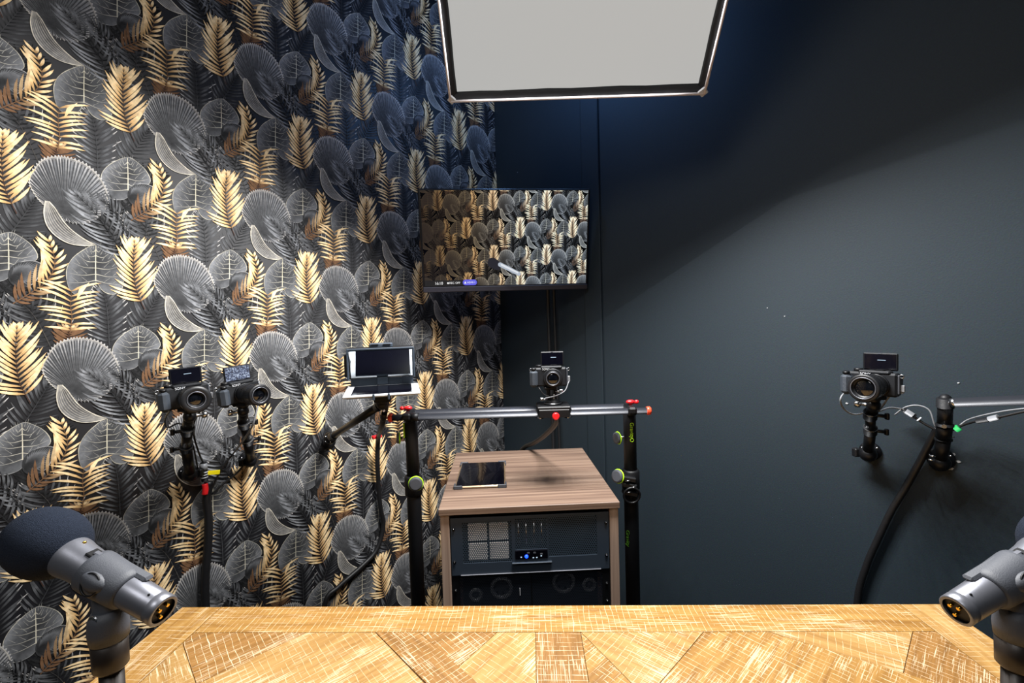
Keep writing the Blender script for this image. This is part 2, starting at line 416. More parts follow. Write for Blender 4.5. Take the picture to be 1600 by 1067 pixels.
# ---------------------------------------------------------------- leaf print of the wallpaper
PV, PC, PT = [], [], []
def padd(vs, cs, ts, lay):
    n = len(PV)
    PV.extend((v[0], v[1], lay) for v in vs); PC.extend(c[:3] for c in cs); PT.extend(tuple(i+n for i in t) for t in ts)
def mixc(a, b, t): return tuple(a[i]*(1-t)+b[i]*t for i in range(3))
def V2(p): return Vector((p[0], p[1]))
def strip(pts, w, cols, lay):
    """tapering ribbon; w and cols give one value per point"""
    vs, cs, ts = [], [], []; n = len(pts)
    for i, p in enumerate(pts):
        d = (pts[min(i+1, n-1)]-pts[max(i-1, 0)]); d = d.normalized() if d.length > 1e-9 else Vector((1, 0)); q = Vector((-d.y, d.x))
        vs += [p+q*w[i], p-q*w[i]]; cs += [cols[i]]*2
    for i in range(n-1): ts += [(2*i, 2*i+1, 2*i+3), (2*i, 2*i+3, 2*i+2)]
    padd(vs, cs, ts, lay)
LST = .00022
def frond(spine, n, L, wid, ang, bend, cols, lay, rach, rcol, prof=None, t0=.06, side=(1, 1), jit=.12, sidecol=None):
    S = [V2(p) for p in spine]; S = [Vector((p.x, p.y)) for p in spline([Vector((p.x, p.y, 0)) for p in S], 10)]
    rng = random.Random(len(PV)); m = len(S)-1
    for i in range(n):
        t = t0+(1-t0)*i/(n-1); k = min(int(t*m), m-1); fr = t*m-k
        p = S[k].lerp(S[k+1], fr); d = (S[k+1]-S[k]).normalized()
        l0 = L*(prof(t) if prof else math.sin(math.pi*(.18+.74*t))**.8)
        for sd in (1, -1):
            sc = side[0] if sd > 0 else side[1]
            if sc <= 0: continue
            l = l0*sc*(1+rng.uniform(-jit, jit)); a = (ang[0]*(1-t)+ang[1]*t)*sd+rng.uniform(-.1, .1)
            pts = [p]; cur = p.copy(); th = a
            for j in range(4):
                dd = Vector((d.x*math.cos(th)-d.y*math.sin(th), d.x*math.sin(th)+d.y*math.cos(th)))
                cur = cur+dd*(l/4); pts.append(cur.copy()); th -= bend*sd/4
            w = [wid*.35, wid*.9, wid, wid*.75, wid*.06]
            cc = cols(t, sd, rng)
            strip(pts, w, cc, lay+.00001*(i % 3))
    strip(S, [rach*(1.1-.8*i/m) for i in range(m+1)], [rcol]*(m+1), lay+.00006)
def closed(poly, n):
    P = [Vector((p[0], p[1], 0)) for p in poly]; P = P[-2:]+P+P[:3]
    out = []
    for i in range(2, len(P)-3+0):
        a, b, c, d = P[i-1], P[i], P[i+1], P[i+2]
        for k in range(n):
            t = k/n; v = .5*((2*b)+(c-a)*t+(2*a-5*b+4*c-d)*t*t+(3*b-a-3*c+d)*t**3); out.append(Vector((v.x, v.y)))
    return out
def round_leaf(poly, mid, c_in, c_out, vein, lay, nv=6, edge=.004):
    O = closed(poly, 4); Mp = [V2(p) for p in mid]; cen = Mp[len(Mp)//2]; n = len(O)
    vs = [cen]; cs = [c_in]
    for k, f in ((0, .55), (1, .9), (2, 1.0)):
        for i, p in enumerate(O):
            vs.append(cen.lerp(p, f)); sh = .5+.5*math.sin(i*.9); lob = .5+.5*math.sin(2*math.pi*i/n*2-.6)
            cs.append(mixc(c_in, c_out, (.4, .9, 1)[k]*(.25+.15*sh+.6*lob)))
    ts = []
    for i in range(n):
        j = (i+1) % n; ts.append((0, 1+i, 1+j))
        for k in range(2):
            a = 1+k*n; b = a+n; ts += [(a+i, b+i, b+j), (a+i, b+j, a+j)]
    padd(vs, cs, ts, lay)
    top, bot = Mp[0], Mp[-1]
    strip([Mp[0], *Mp[1:]], [.0010]+[.0021]*(len(Mp)-1), [vein]*len(Mp), lay+.00008)
    ax = (bot-top); axn = ax.normalized(); q = Vector((-axn.y, axn.x))
    for sd in (1, -1):
        for k in range(nv):
            t = .12+.86*k/(nv-1); s0 = top+ax*t
            best = None; tgt = (q*sd*.9-axn*(.75-.9*t)).normalized()
            for p in O:
                dd = (p-s0); c = dd.normalized().dot(tgt)
                if best is None or c > best[0]: best = (c, p)
            e = s0.lerp(best[1], .95); m1 = s0.lerp(e, .5)+axn*.02*(1-t)+axn*.006
            pts = [Vector((p.x, p.y)) for p in spline([(*s0, 0), (*m1, 0), (*e, 0)], 3)]
            N = len(pts); strip(pts, [.0017*(1-.7*i/(N-1)) for i in range(N)], [mixc(vein, c_out, .25+.5*i/(N-1)) for i in range(N)], lay+.00006)
            # fine side veins
            for f in (.33, .66):
                pa = s0.lerp(e, f); pb = pa+(e-s0)*.22-axn*.028
                strip([pa, pb], [.0009, .0004], [mixc(c_out, vein, .35)]*2, lay+.00004)
    OO = O+[O[0]]; strip(OO, [edge*(.2+.25*math.sin(i*.37)**2) for i in range(len(OO))], [mixc(c_out, vein, .45+.35*math.sin(i*.21)) for i in range(len(OO))], lay+.00007)

g = lambda v, w=0: srgb(v*.985+w*.7, v+w*.4, v*1.03)[:3]
WHITE = srgb(222, 214, 196)[:3]; GOLD = srgb(222, 182, 126)[:3]; GOLD2 = srgb(246, 218, 170)[:3]; BRN = srgb(108, 80, 58)[:3]; DBR = srgb(66, 44, 34)[:3]
BGc = srgb(22, 22, 28)[:3]
def dark_cols(lo, hi, tip):
    def f(t, sd, rng):
        k = rng.uniform(.75, 1.15); h = mixc(lo, hi, min(1, k if sd > 0 else k*.6))
        return [lo, mixc(lo, h, .45), h, mixc(lo, h, .6), tip if tip else lo]
    return f
def gold_cols(base_t):
    def f(t, sd, rng):
        k = max(0, min(1, (t-base_t)/.35)) if base_t >= 0 else 1
        a = mixc(BRN, GOLD, k*rng.uniform(.85, 1)); b = mixc(BRN, GOLD2, k*rng.uniform(.8, 1))
        if sd < 0: a = mixc(a, BRN, .22)
        return [mixc(DBR, a, .35), a, b, b, a]
    return f
D1, D2, D3 = g(26), g(74), g(40)
# deep dark fronds first, then the broad leaves, the gold and the fan on top
frond([(-.09, -.62), (-.09, -.5), (-.07, -.36), (-.03, -.24)], 15, .15, .0055, (1.2, .6), .5, dark_cols(g(16), g(40), None), 1*LST, .002, g(40))
frond([(.06, -.42), (.08, -.3), (.1, -.16), (.1, -.02)], 15, .14, .0055, (1.1, .6), .4, dark_cols(g(16), g(42), None), 1.5*LST, .002, g(40))
frond([(-.47, .18), (-.45, .3), (-.42, .42), (-.36, .5)], 15, .15, .0058, (1.1, .6), .4, dark_cols(g(16), g(40), None), 1.7*LST, .002, g(44))
frond([(-.368, -.062), (-.395, .031), (-.427, .122), (-.471, .192)], 12, .18, .0048, (1.35, .5), .7, dark_cols(g(18), g(100), g(205, 25)), 2*LST, .002, g(60, 10))
frond([(-.016, .003), (.033, .089), (.077, .176), (.11, .243)], 13, .15, .0050, (1.05, .5), .2, dark_cols(g(18), g(92), g(96)), 3*LST, .002, g(60))
frond([(-.132, -.055), (-.13, .05), (-.132, .161), (-.141, .258)], 13, .13, .0056, (1.05, .65), .1, dark_cols(g(18), g(112), g(225, 25)), 4*LST, .002, g(66))
round_leaf([(-.161, .524), (-.218, .485), (-.264, .434), (-.288, .373), (-.289, .3), (-.273, .248), (-.235, .235), (-.194, .263), (-.171, .308), (-.143, .258), (-.102, .241), (-.063, .267), (-.05, .331), (-.052, .395), (-.071, .442), (-.111, .495)],
           [(-.161, .52), (-.168, .408), (-.172, .315)], g(50), g(116), srgb(190, 184, 164)[:3], 5*LST)
round_leaf([(.003, .053), (-.06, .012), (-.105, -.042), (-.121, -.098), (-.106, -.169), (-.081, -.204), (-.026, -.198), (.009, -.164), (.069, -.11), (.104, -.068), (.086, -.008), (.042, .038)],
           [(.003, .049), (-.0, -.055), (-.004, -.142)], g(50), g(126), srgb(196, 190, 172)[:3], 6*LST)
# small rippled leaf with concentric folds
Cp = closed([(-.001, -.142), (.035, -.101), (.082, -.089), (.116, -.106), (.104, -.165), (.076, -.214), (.029, -.232), (-.004, -.2)], 4)
cc_ = Vector((.0, -.19)); n_ = len(Cp)
padd([cc_]+Cp, [g(34)]+[g(64 if i % 3 else 46) for i in range(n_)], [(0, 1+i, 1+(i+1) % n_) for i in range(n_)], 7*LST)
for i in range(2, 22): strip([cc_.lerp(Cp[i], .25), cc_.lerp(Cp[i], .65)+Vector((.006, .008)), cc_.lerp(Cp[i], .98)], [.0006, .0028, .001], [g(36), g(104), g(70)], 7.3*LST)
strip(Cp+[Cp[0]], [.0014]*(n_+1), [g(150, 10) if 4 < i < 22 else g(50) for i in range(n_+1)], 7.5*LST)
# gold fronds
frond([(.002, -.317), (.062, -.265), (.13, -.197), (.168, -.094), (.152, .02)], 15, .11, .0066, (1.05, .55), .3, gold_cols(.2), 8*LST, .002, BRN, prof=lambda t: .55+.6*math.sin(math.pi*min(1, t*1.02))**.8, side=(1.15, .62))
frond([(-.292, .021), (-.28, .107), (-.282, .174), (-.274, .254)], 9, .125, .0066, (1.25, .95), -.5, gold_cols(-.15), 9*LST, .002, BRN, prof=lambda t: .8+.35*t)
strip([Vector((-.255, .21)), Vector((-.235, .26)), Vector((-.2, .305))], [.002, .010, .0006], [GOLD, GOLD2, GOLD2], 9.4*LST)
frond([(-.31, -.06), (-.3, .0), (-.292, .05)], 9, .085, .0062, (1.3, .9), .4, gold_cols(.75), 8.7*LST, .002, DBR)
# the pleated fan leaf
hub = Vector((-.279, -.321))
Fo = closed([(-.353, -.29), (-.386, -.241), (-.407, -.17), (-.384, -.1), (-.349, -.043), (-.295, -.015), (-.247, -.012), (-.188, -.029), (-.138, -.076), (-.105, -.148), (-.1, -.212), (-.116, -.274), (-.156, -.326), (-.209, -.361), (-.262, -.36), (-.31, -.335)], 4)
n_ = len(Fo)
for i in range(n_):
    a, b = Fo[i], Fo[(i+1) % n_]; m_ = (a+b)/2+((a+b)/2-hub).normalized()*.012
    lt_ = 26*max(0, math.cos(2*math.pi*(i-30)/n_)); c1 = g((84 if i % 2 else 98)+lt_); c2 = g((64 if i % 2 else 78)+lt_*.6); c3 = g(120, 12)
    vs = [hub, hub.lerp(a, .5), hub.lerp(b, .5), hub.lerp(a, .9), hub.lerp(b, .9), a, b, m_]
    padd(vs, [g(48), c2, c2, c1, c1, c3, c3, g(196, 16)], [(0, 1, 2), (1, 3, 4), (1, 4, 2), (3, 5, 6), (3, 6, 4), (5, 7, 6)], 10*LST)
    if i % 3 != 1: strip([hub.lerp(a, .2), hub.lerp(a, .62), hub.lerp(a, .99)], [.0003, .0008, .0015], [g(66), g(98, 4), g(172, 16)], 10.4*LST)
    strip([hub.lerp(m_, .3), hub.lerp(m_, .93)], [.0006, .0022], [g(52), g(58)], 10.3*LST)
strip([f for f in Fo[:44]], [.0011]*44, [mixc(g(110), WHITE, .6)]*44, 10.5*LST)
# curled leaf under the fan
Cr = closed([(-.352, -.261), (-.361, -.326), (-.352, -.394), (-.321, -.446), (-.27, -.482), (-.21, -.488), (-.163, -.479), (-.208, -.451), (-.256, -.409), (-.292, -.349), (-.318, -.294)], 4)
cc_ = Vector((-.305, -.405)); n_ = len(Cr)
padd([cc_]+Cr, [g(82, 6)]+[g(112 if i < 26 else 76, 8) for i in range(n_)], [(0, 1+i, 1+(i+1) % n_) for i in range(n_)], 11*LST)
outer = [V2(p) for p in ((-.352, -.261), (-.361, -.326), (-.352, -.394), (-.321, -.446), (-.27, -.482), (-.21, -.488), (-.163, -.479))]
inner = [V2(p) for p in ((-.338, -.262), (-.318, -.294), (-.3, -.335), (-.28, -.375), (-.252, -.412), (-.21, -.45), (-.163, -.478))]
for k in range(8):
    f = k/7; ps = [a.lerp(b, f) for a, b in zip(outer, inner)]; ps = [Vector((p.x, p.y)) for p in spline([(p.x, p.y, 0) for p in ps], 3)]
    strip(ps, [.0022 if k in (0, 7) else .0011]*len(ps), [mixc(g(100, 6), WHITE, (.85 if k in (0, 7) else .45)*(.6+.4*math.sin(i*.5+k)**2)) for i in range(len(ps))], 11.4*LST)
# glossy dark fronds over the fan
frond([(-.023, -.547), (-.081, -.436), (-.145, -.313), (-.222, -.214)], 13, .20, .0056, (1.15, .45), .75, dark_cols(g(18), g(140), g(80)), 12*LST, .002, g(40), side=(.95, .8))
frond([(-.023, -.4), (-.059, -.309), (-.094, -.248), (-.125, -.224)], 11, .1, .0048, (1.0, .6), .7, dark_cols(g(22), g(118), g(70)), 12.6*LST, .0024, g(40))
# the big gold feather
frond([(.039, .154), (.004, .276), (-.001, .419), (.01, .556)], 16, .145, .0074, (1.15, .45), .3, gold_cols(-1), 13*LST, .0018, DBR, prof=lambda t: (.75+.35*math.sin(math.pi*t))*(1 if t < .8 else max(.25, 1-(t-.8)*3.2)), t0=.14, side=(.82, 1.05), jit=.2)

pv = np.array(PV); pc = np.array(PC); pt = np.array(PT)
def clip_poly(poly, xmin, xmax, ymin, ymax):
    for ax, lim, sg in ((0, xmin, 1), (0, xmax, -1), (1, ymin, 1), (1, ymax, -1)):
        out = []
        for i in range(len(poly)):
            a, b = poly[i-1], poly[i]; da = (a[ax]-lim)*sg; db = (b[ax]-lim)*sg
            if (da >= 0) != (db >= 0):
                t = da/(da-db); out.append(a+(b-a)*t)
            if db >= 0: out.append(b)
        poly = out
        if not poly: return poly
    return poly
def tile_print(box, name, m, parent, place, lat0=(0, 0), colour=None):
    """repeat the leaf print over a rectangle (in repeats) and trim it at the edges"""
    xmin, xmax, ymin, ymax = box
    bx0, bx1, by0, by1 = pv[:, 0].min(), pv[:, 0].max(), pv[:, 1].min(), pv[:, 1].max()
    Vs, Cs, Fs = [], [], []; nv = 0
    for i in range(-16, 17):
        for j in range(-16, 17):
            if (i+j) % 2: continue
            ox, oy = lat0[0]+.5*i, lat0[1]+.5*j
            if ox+bx1 < xmin or ox+bx0 > xmax or oy+by1 < ymin or oy+by0 > ymax: continue
            P = pv+np.array((ox, oy, 0)); x = P[:, 0][pt]; y = P[:, 1][pt]
            ins = (x.min(1) >= xmin)&(x.max(1) <= xmax)&(y.min(1) >= ymin)&(y.max(1) <= ymax)
            out = (x.max(1) < xmin)|(x.min(1) > xmax)|(y.max(1) < ymin)|(y.min(1) > ymax)
            T_ = pt[ins]
            Vs.append(P); Cs.append(pc); Fs += (T_+nv).tolist(); nv += len(P)
            ev, ec = [], []
            for tr in pt[~ins & ~out]:
                poly = clip_poly([np.concatenate((P[k], pc[k])) for k in tr], xmin, xmax, ymin, ymax)
                if len(poly) >= 3:
                    Fs.append([nv+len(ev)+k for k in range(len(poly))])
                    for q in poly: ev.append(q[:3]); ec.append(q[3:])
            if ev: Vs.append(np.array(ev)); Cs.append(np.array(ec)); nv += len(ev)
    V = np.concatenate(Vs); Cc = np.concatenate(Cs)
    used = np.zeros(len(V), bool)
    for f in Fs: used[f] = True
    remap = np.cumsum(used)-1
    V = V[used]; Cc = Cc[used]; Fs = [[int(remap[k]) for k in f] for f in Fs]
    if colour is not None: Cc = colour(V, Cc)
    me = bpy.data.meshes.new(name); me.from_pydata(place(V).tolist(), [], Fs)
    at_ = me.attributes.new('Col', 'FLOAT_COLOR', 'POINT')
    at_.data.foreach_set('color', np.concatenate((Cc, np.ones((len(Cc), 1))), 1).astype(np.float32).ravel())
    me.materials.append(MT[m]); o = bpy.data.objects.new(name, me); COL.objects.link(o)
    if parent is not None: o.parent = parent; WM[o.name] = wm(parent)
    return o
w0 = np.array(W0); wd = np.array(WD); wn = np.array(WN)
def place_wall(V):
    return w0+np.outer(V[:, 0]*PER, wd)+np.outer(V[:, 1]*PER+CAMH, (0, 0, 1))+np.outer(.0004+V[:, 2], wn)
wp = tile_print(((UC-RL+.01)/PER, (UC-.002)/PER, (-CAMH+.02)/PER, (RH-CAMH-.005)/PER), 'wallpaper_print', 'print', wall_left, place_wall)
tag(wp, 'printed black, grey and gold jungle leaves', kind='stuff')

# ---------------------------------------------------------------- vertical batten and chipped paint on the right wall
t0_ = (on_right(917, 540)-CORNER).dot(RD); t1_ = (on_right(943, 540)-CORNER).dot(RD)
mR = Matrix((RD, -RN, Z)).transposed().to_4x4()
mb = MB(); mb.box(CORNER+RD*((t0_+t1_)/2)+RN*.006+Z*(RH/2), (t1_-t0_, .012, RH-.004), mR, bev=.003)
tag(mb.build('trim_1', 'wall_black'), kind='structure')
mb = MB(); mb.box(CORNER+RD*(t1_+.85)+RN*.004+Z*(RH/2), (1.685, .008, RH-.004), mR, bev=.002)
tag(mb.build('wall_panel', 'wall_black'), kind='structure')
rng = random.Random(3)
for px, py, s in ((1488, 710, .009), (1498, 721, .005), (1484, 731, .009), (1199, 481, .0022), (1226, 494, .0022), (1497, 598, .003), (1323, 630, .0045)):
    c = on_right(px, py, .0085); mb = MB(); poly = []
    for k in range(7):
        a = 2*math.pi*k/7; r = s*rng.uniform(.6, 1.1); poly.append(c+RD*(r*math.cos(a))+Z*(r*.7*math.sin(a)))
    n = len(poly); mb.add(poly+[p+RN*.0012 for p in poly], [tuple(range(n, 2*n))]+[(i, (i+1) % n, n+(i+1) % n, n+i) for i in range(n)])
    mb.build('paint_chip', 'chip', wall_right)

# ================================================================== softbox
# low far edge of the diffuser and the direction of its sides; it faces down, forward and a little left
ex_ = Vector((.760, -.156, -.075)).normalized(); ey_ = Vector((-.010, -.209, .150)); ey_ = (ey_-ex_*ey_.dot(ex_)*.55)
ey_ = (ey_-ex_*ey_.dot(ex_)).normalized(); en_ = ex_.cross(ey_)
SBW, SBH = .785, .80
sbc = Vector((.2056, 1.445, .702+CAMH))+ey_*(SBH/2)
m_sb = Matrix((ex_, ey_, en_)).transposed().to_4x4(); m_sb.translation = sbc
sgn = 1 if ex_.cross(ey_).dot(en_) > 0 else -1
sb = thing('softbox', 'large black softbox with a glowing pale diffuser hung above the corner', 'studio light', m_sb)
hw = SBW/2; hh = SBH/2
# slightly slack cloth
mb = MB(); NX = 14
vs = []; fs = []
for i in range(NX+1):
    for j in range(NX+1):
        x = -1+2*i/NX; y = -1+2*j/NX
        vs.append((x*(hw-.010), y*(hh-.010), sgn*(-.02-.018*(1-x*x)*(1-y*y))))
for i in range(NX):
    for j in range(NX): k = i*(NX+1)+j; fs.append((k, k+1, k+NX+2, k+NX+1))
mb.add(vs, fs, True); mb.build('diffuser', 'diffuser', sb, recalc=False)
def loop_strip(name, m, a, b, za, zb, sag=0.0, th=.004):
    mb = MB()
    def pts(off, z):
        out = []
        W_, H_ = hw-off, hh-off; n = 10
        for k in range(n): out.append(Vector((-W_+2*W_*k/n, -H_, z)))
        for k in range(n): out.append(Vector((W_, -H_+2*H_*k/n, z)))
        for k in range(n): out.append(Vector((W_-2*W_*k/n, H_, z)))
        for k in range(n): out.append(Vector((-W_, H_-2*H_*k/n, z)))
        for i, p in enumerate(out):
            q = i % 10
            if 0 < q: p.y += sag*math.sin(q*2.1)*.3*(1 if abs(p.y) > H_-.001 else 0); p.x += sag*math.cos(q*1.7)*.3*(1 if abs(p.x) > W_-.001 else 0)
        return out
    A = pts(a, za); B = pts(b, zb); n = len(A)
    off = Vector((0, 0, -sgn*th))
    mb.add(A+B+[p+off for p in A]+[p+off for p in B], [(i, (i+1) % n, n+(i+1) % n, n+i) for i in range(n)]+[(2*n+i, 3*n+i, 3*n+(i+1) % n, 2*n+(i+1) % n) for i in range(n)]+[(i, 2*n+i, 2*n+(i+1) % n, (i+1) % n) for i in range(n)]+[(n+i, n+(i+1) % n, 3*n+(i+1) % n, 3*n+i) for i in range(n)])
    return mb.build(name, m, sb)
loop_strip('front_lip', 'fabric', 0, .015, 0, -sgn*.012, sag=.006)
loop_strip('inner_seam', 'black', .015, .018, -sgn*.012, -sgn*.02, sag=.004)
mb = MB(); c4 = [(-hw, -hh), (hw, -hh), (hw, hh), (-hw, hh)]
for i in range(4):
    a, b = c4[i], c4[(i+1) % 4]; mb.cyl((a[0]*1.004, a[1]*1.004, sgn*.002), (b[0]*1.004, b[1]*1.004, sgn*.002), .0042, n=8)
mb.build('piping', 'piping', sb)
for a in c4:
    mb = MB(); mb.box((a[0]*.992, a[1]*.992, sgn*.001), (.022, .022, .008), Matrix.Rotation(.78, 4, 'Z'), bev=.002); mb.build('corner_tab', 'white', sb)
mb = MB(); q4 = [(x*.16, y*.16) for x, y in c4]; zb = -sgn*.34
mb.add([(x, y, -sgn*.006) for x, y in c4]+[(x, y, zb) for x, y in q4], [(i, (i+1) % 4, 4+(i+1) % 4, 4+i) for i in range(4)])
mb.build('shell', 'fabric', sb, recalc=False)
mb = MB(); mb.lathe((0, 0, zb*.97), (0, 0, -sgn), [(0, .085), (.02, .09), (.03, .07), (.15, .07), (.16, .055)], 24); mb.build('lamp_head', 'black', sb)
mb = MB(); hd = m_sb @ Vector((0, 0, zb*1.25)); mb.cyl(hd, (hd.x, hd.y, RH), .013); mb.build('hanging_rod', 'black_metal', sb, world=True)
mb = MB(); mb.cyl((hd.x, hd.y, RH-.02), (hd.x, hd.y, RH), .05, n=24); mb.build('ceiling_plate', 'black_metal', sb, world=True)
# the cloth box is a little out of square
SKEW, TAPER = .070, .11
for ch in sb.children:
    if ch.name.split('.')[0] not in ('hanging_rod', 'ceiling_plate'):
        for v in ch.data.vertices: v.co.x = v.co.x*(1-TAPER*(v.co.y+hh)/SBH)+SKEW*(v.co.y+hh)
NL = 6
ql = Matrix((ex_, ey_*(1 if sgn < 0 else 1), ex_.cross(ey_))).transposed()
for i in range(NL):
    for j in range(NL):
        l = bpy.data.lights.new('lamp', 'SPOT'); l.energy = SOFTBOX_W/NL**2; l.shadow_soft_size = 0; l.spot_size = R(176); l.spot_blend = .5
        l.color = (1, .985, .965)
        o = bpy.data.objects.new('lamp', l); COL.objects.link(o); o.parent = sb
        o.location = ((-1+2*(i+.5)/NL)*hw*.88*(1-TAPER*(j+.5)/NL)+SKEW*hh*2*(j+.5)/NL, (-1+2*(j+.5)/NL)*hh*.9, -sgn*.012)
        if sgn > 0: o.rotation_euler = (math.pi, 0, 0)
# unseen blue lamps added behind the softbox to tint the upper walls
for q_ in ((.36, 1.74, 2.82), (0, 1.86, 2.77)):
    l = bpy.data.lights.new('added_blue_lamp', 'POINT'); l.energy = BLUE_FILL_W; l.color = (.22, .46, 1); l.shadow_soft_size = .03
    o = bpy.data.objects.new('added_blue_lamp', l); COL.objects.link(o); o.parent = sb; o.location = m_sb.inverted() @ Vector(q_)

# ================================================================== table
TS = 1.2105                       # size of the table against its board pattern
TH = CAMH-.57*TS
tA = -R(2.368)
m_tb = T(Vector((-.7047*TS, .9253*TS, 0)), tA)
TW, TD = 1.5265*TS, .86*TS
tb = thing('table', 'wooden table with a patchwork top of pale limed oak boards', 'table', m_tb)
def plank(poly, ang, m, shrink=.0005, top=0.0):
    """poly in table coordinates: s across, t away from the back edge; grain runs along ang"""
    P = [Vector((s, -t))*TS for s, t in poly]; c = sum(P, Vector((0, 0)))/len(P)
    ar = sum(P[i-1].x*P[i].y-P[i].x*P[i-1].y for i in range(len(P)))
    if ar < 0: P.reverse()
    Q = []
    for i in range(len(P)):
        a, b, d = P[i-1], P[i], P[(i+1) % len(P)]
        n1 = (b-a).normalized(); n2 = (d-b).normalized(); n1 = Vector((-n1.y, n1.x)); n2 = Vector((-n2.y, n2.x))
        k = n1+n2; k = k/max(.2, k.length_squared)*2 if k.length > 1e-6 else n1
        Q.append(b+k*shrink)
    ca, sa = math.cos(-ang), math.sin(-ang)
    L_ = [(ca*(p.x-c.x)-sa*(p.y-c.y), sa*(p.x-c.x)+ca*(p.y-c.y)) for p in Q]
    L2 = []
    for i in range(len(L_)):
        v = Vector(L_[i]); L2.append(v*(1-.0006/max(.01, v.length)))
    n = len(L_); mb = MB()
    zt = -.0007+top
    mb.add([(x, y, -.02) for x, y in L_]+[(x, y, zt-.0006) for x, y in L_]+[(v.x, v.y, zt) for v in L2],
           [tuple(range(2*n, 3*n))]+[(i, (i+1) % n, n+(i+1) % n, n+i) for i in range(n)]+[(n+i, n+(i+1) % n, 2*n+(i+1) % n, 2*n+i) for i in range(n)]+[tuple(reversed(range(n)))])
    o = mb.build('plank', m, tb); o.location = (c.x, c.y, TH); o.rotation_euler = (0, 0, ang)
    return o
a45 = R(45)
plank([(.083, 0), (1.45, 0), (1.449, .0785), (.085, .0785)], 0, 'oak')
plank([(0, 0), (.083, 0), (.087, .86), (0, .86)], R(90), 'oak')
plank([(1.45, 0), (1.5265, 0), (1.5265, .86), (1.447, .86)], R(90), 'oak_light')
tt = .0785
plank([(.085, tt), (.303, tt), (.1847, .2035), (.085, .107)], a45, 'oak_dark')
plank([(.085, .107), (.1847, .2035), (.085, .305)], -a45, 'oak_light')
plank([(.303, tt), (.436, tt), (.65, .29), (.45, .5), (.086, .5), (.085, .305)], a45, 'oak_light')
plank([(.436, tt), (.519, tt), (.736, .287), (.736, .37)], -a45, 'oak_dark', top=.0004)
plank([(.519, tt), (.665, tt), (.606, .164)], a45, 'oak_dark')
plank([(.665, tt), (.736, tt), (.736, .287), (.606, .164)], R(53), 'oak_light')
plank([(.736, .37), (.736, .5), (.45, .5), (.65, .29)], a45, 'oak')
plank([(.736, tt), (.819, tt), (.819, .5), (.736, .5)], R(90), 'oak_dark', top=.0003)
plank([(.819, tt), (.902, .226), (.819, .31)], a45, 'oak')
plank([(.819, tt), (1.042, tt), (.902, .226)], -R(38), 'oak_light')
plank([(1.042, tt), (1.158, tt), (1.448, .254), (1.448, .36), (1.1, .5), (.819, .5), (.819, .31), (.902, .226)], a45, 'oak')
plank([(1.158, tt), (1.41, tt), (1.316, .176)], -R(31), 'oak_light')
plank([(1.41, tt), (1.449, tt), (1.448, .254), (1.316, .176)], R(45), 'oak_dark')
plank([(1.448, .36), (1.448, .5), (1.1, .5)], -a45, 'oak')
for k in range(4): plank([(.087, .5+k*.09), (1.447, .5+k*.09), (1.447, .5+(k+1)*.09), (.087, .5+(k+1)*.09)], 0, ('oak', 'oak_light')[k % 2])
mb = MB(); mb.box((TW/2, -TD/2, TH-.031), (TW-.006, TD-.006, .022), bev=.002); mb.build('core_board', 'oak', tb)
for s_, t_ in ((.07, .07), (TW-.07, .07), (.07, TD-.07), (TW-.07, TD-.07)):
    mb = MB(); mb.box((s_, -t_, (TH-.04)/2), (.08, .08, TH-.04), bev=.004); mb.build('leg', 'oak', tb)
mb = MB()
for c, s_ in (((TW/2, -.07, TH-.085), (TW-.2, .022, .09)), ((TW/2, -TD+.07, TH-.085), (TW-.2, .022, .09))): mb.box(c, s_, bev=.002)
mb.build('apron', 'oak', tb)

# ================================================================== cabinet and rack
CT = CAMH-.55; m_cb = T(Vector((.0285, 1.648, 0)), R(1.9)); CW, CD = .549, .602
cb = thing('rack_cabinet', 'open-fronted wooden rack cabinet with brown laminate top in the corner', 'cabinet', m_cb)
mb = MB(); mb.box((0, 0, CT-.01), (CW, CD, .02), bev=.0015); mb.build('top_panel', 'laminate', cb)
for s_ in (-1, 1):
    mb = MB(); mb.box((s_*(CW/2-.0165), .003, (CT-.02+.06)/2), (.027, CD-.012, CT-.02-.06), bev=.0012); mb.build('side_panel', 'laminate_up', cb)
mb = MB(); mb.box((0, CD/2-.012, (CT-.02+.06)/2), (CW-.065, .016, CT-.08)); mb.build('back_panel', 'laminate_up', cb)
mb = MB(); mb.box((0, .003, .07), (CW-.06, CD-.02, .02)); mb.build('bottom_panel', 'laminate_up', cb)
for sx_ in (-1, 1):
    for sy_ in (-1, 1):
        mb = MB(); mb.cyl((sx_*.21-.012, sy_*.24, .026), (sx_*.21+.012, sy_*.24, .026), .026, n=20, bev=.003); mb.box((sx_*.21, sy_*.24, .054), (.04, .04, .012)); mb.build('castor', 'black', cb)
    mb = MB(); mb.box((sx_*.238, -CD/2+.032, (CT+.06)/2-.01), (.012, .03, CT-.12)); mb.build('rack_rail', 'black_metal', cb)
FY = -CD/2+.012
U = .3484e-3
zt_ = CT-.034
def rx_(zx): return (zx-757)*U
def rz_(zy): return zt_-(zy-120)*U
m_sv = m_cb.copy()
sv = thing('rack_server', 'black rack server with perforated front and a lit blue power light', 'server', m_cb @ Matrix.Translation((0, FY, 0)))
zb_ = rz_(628)
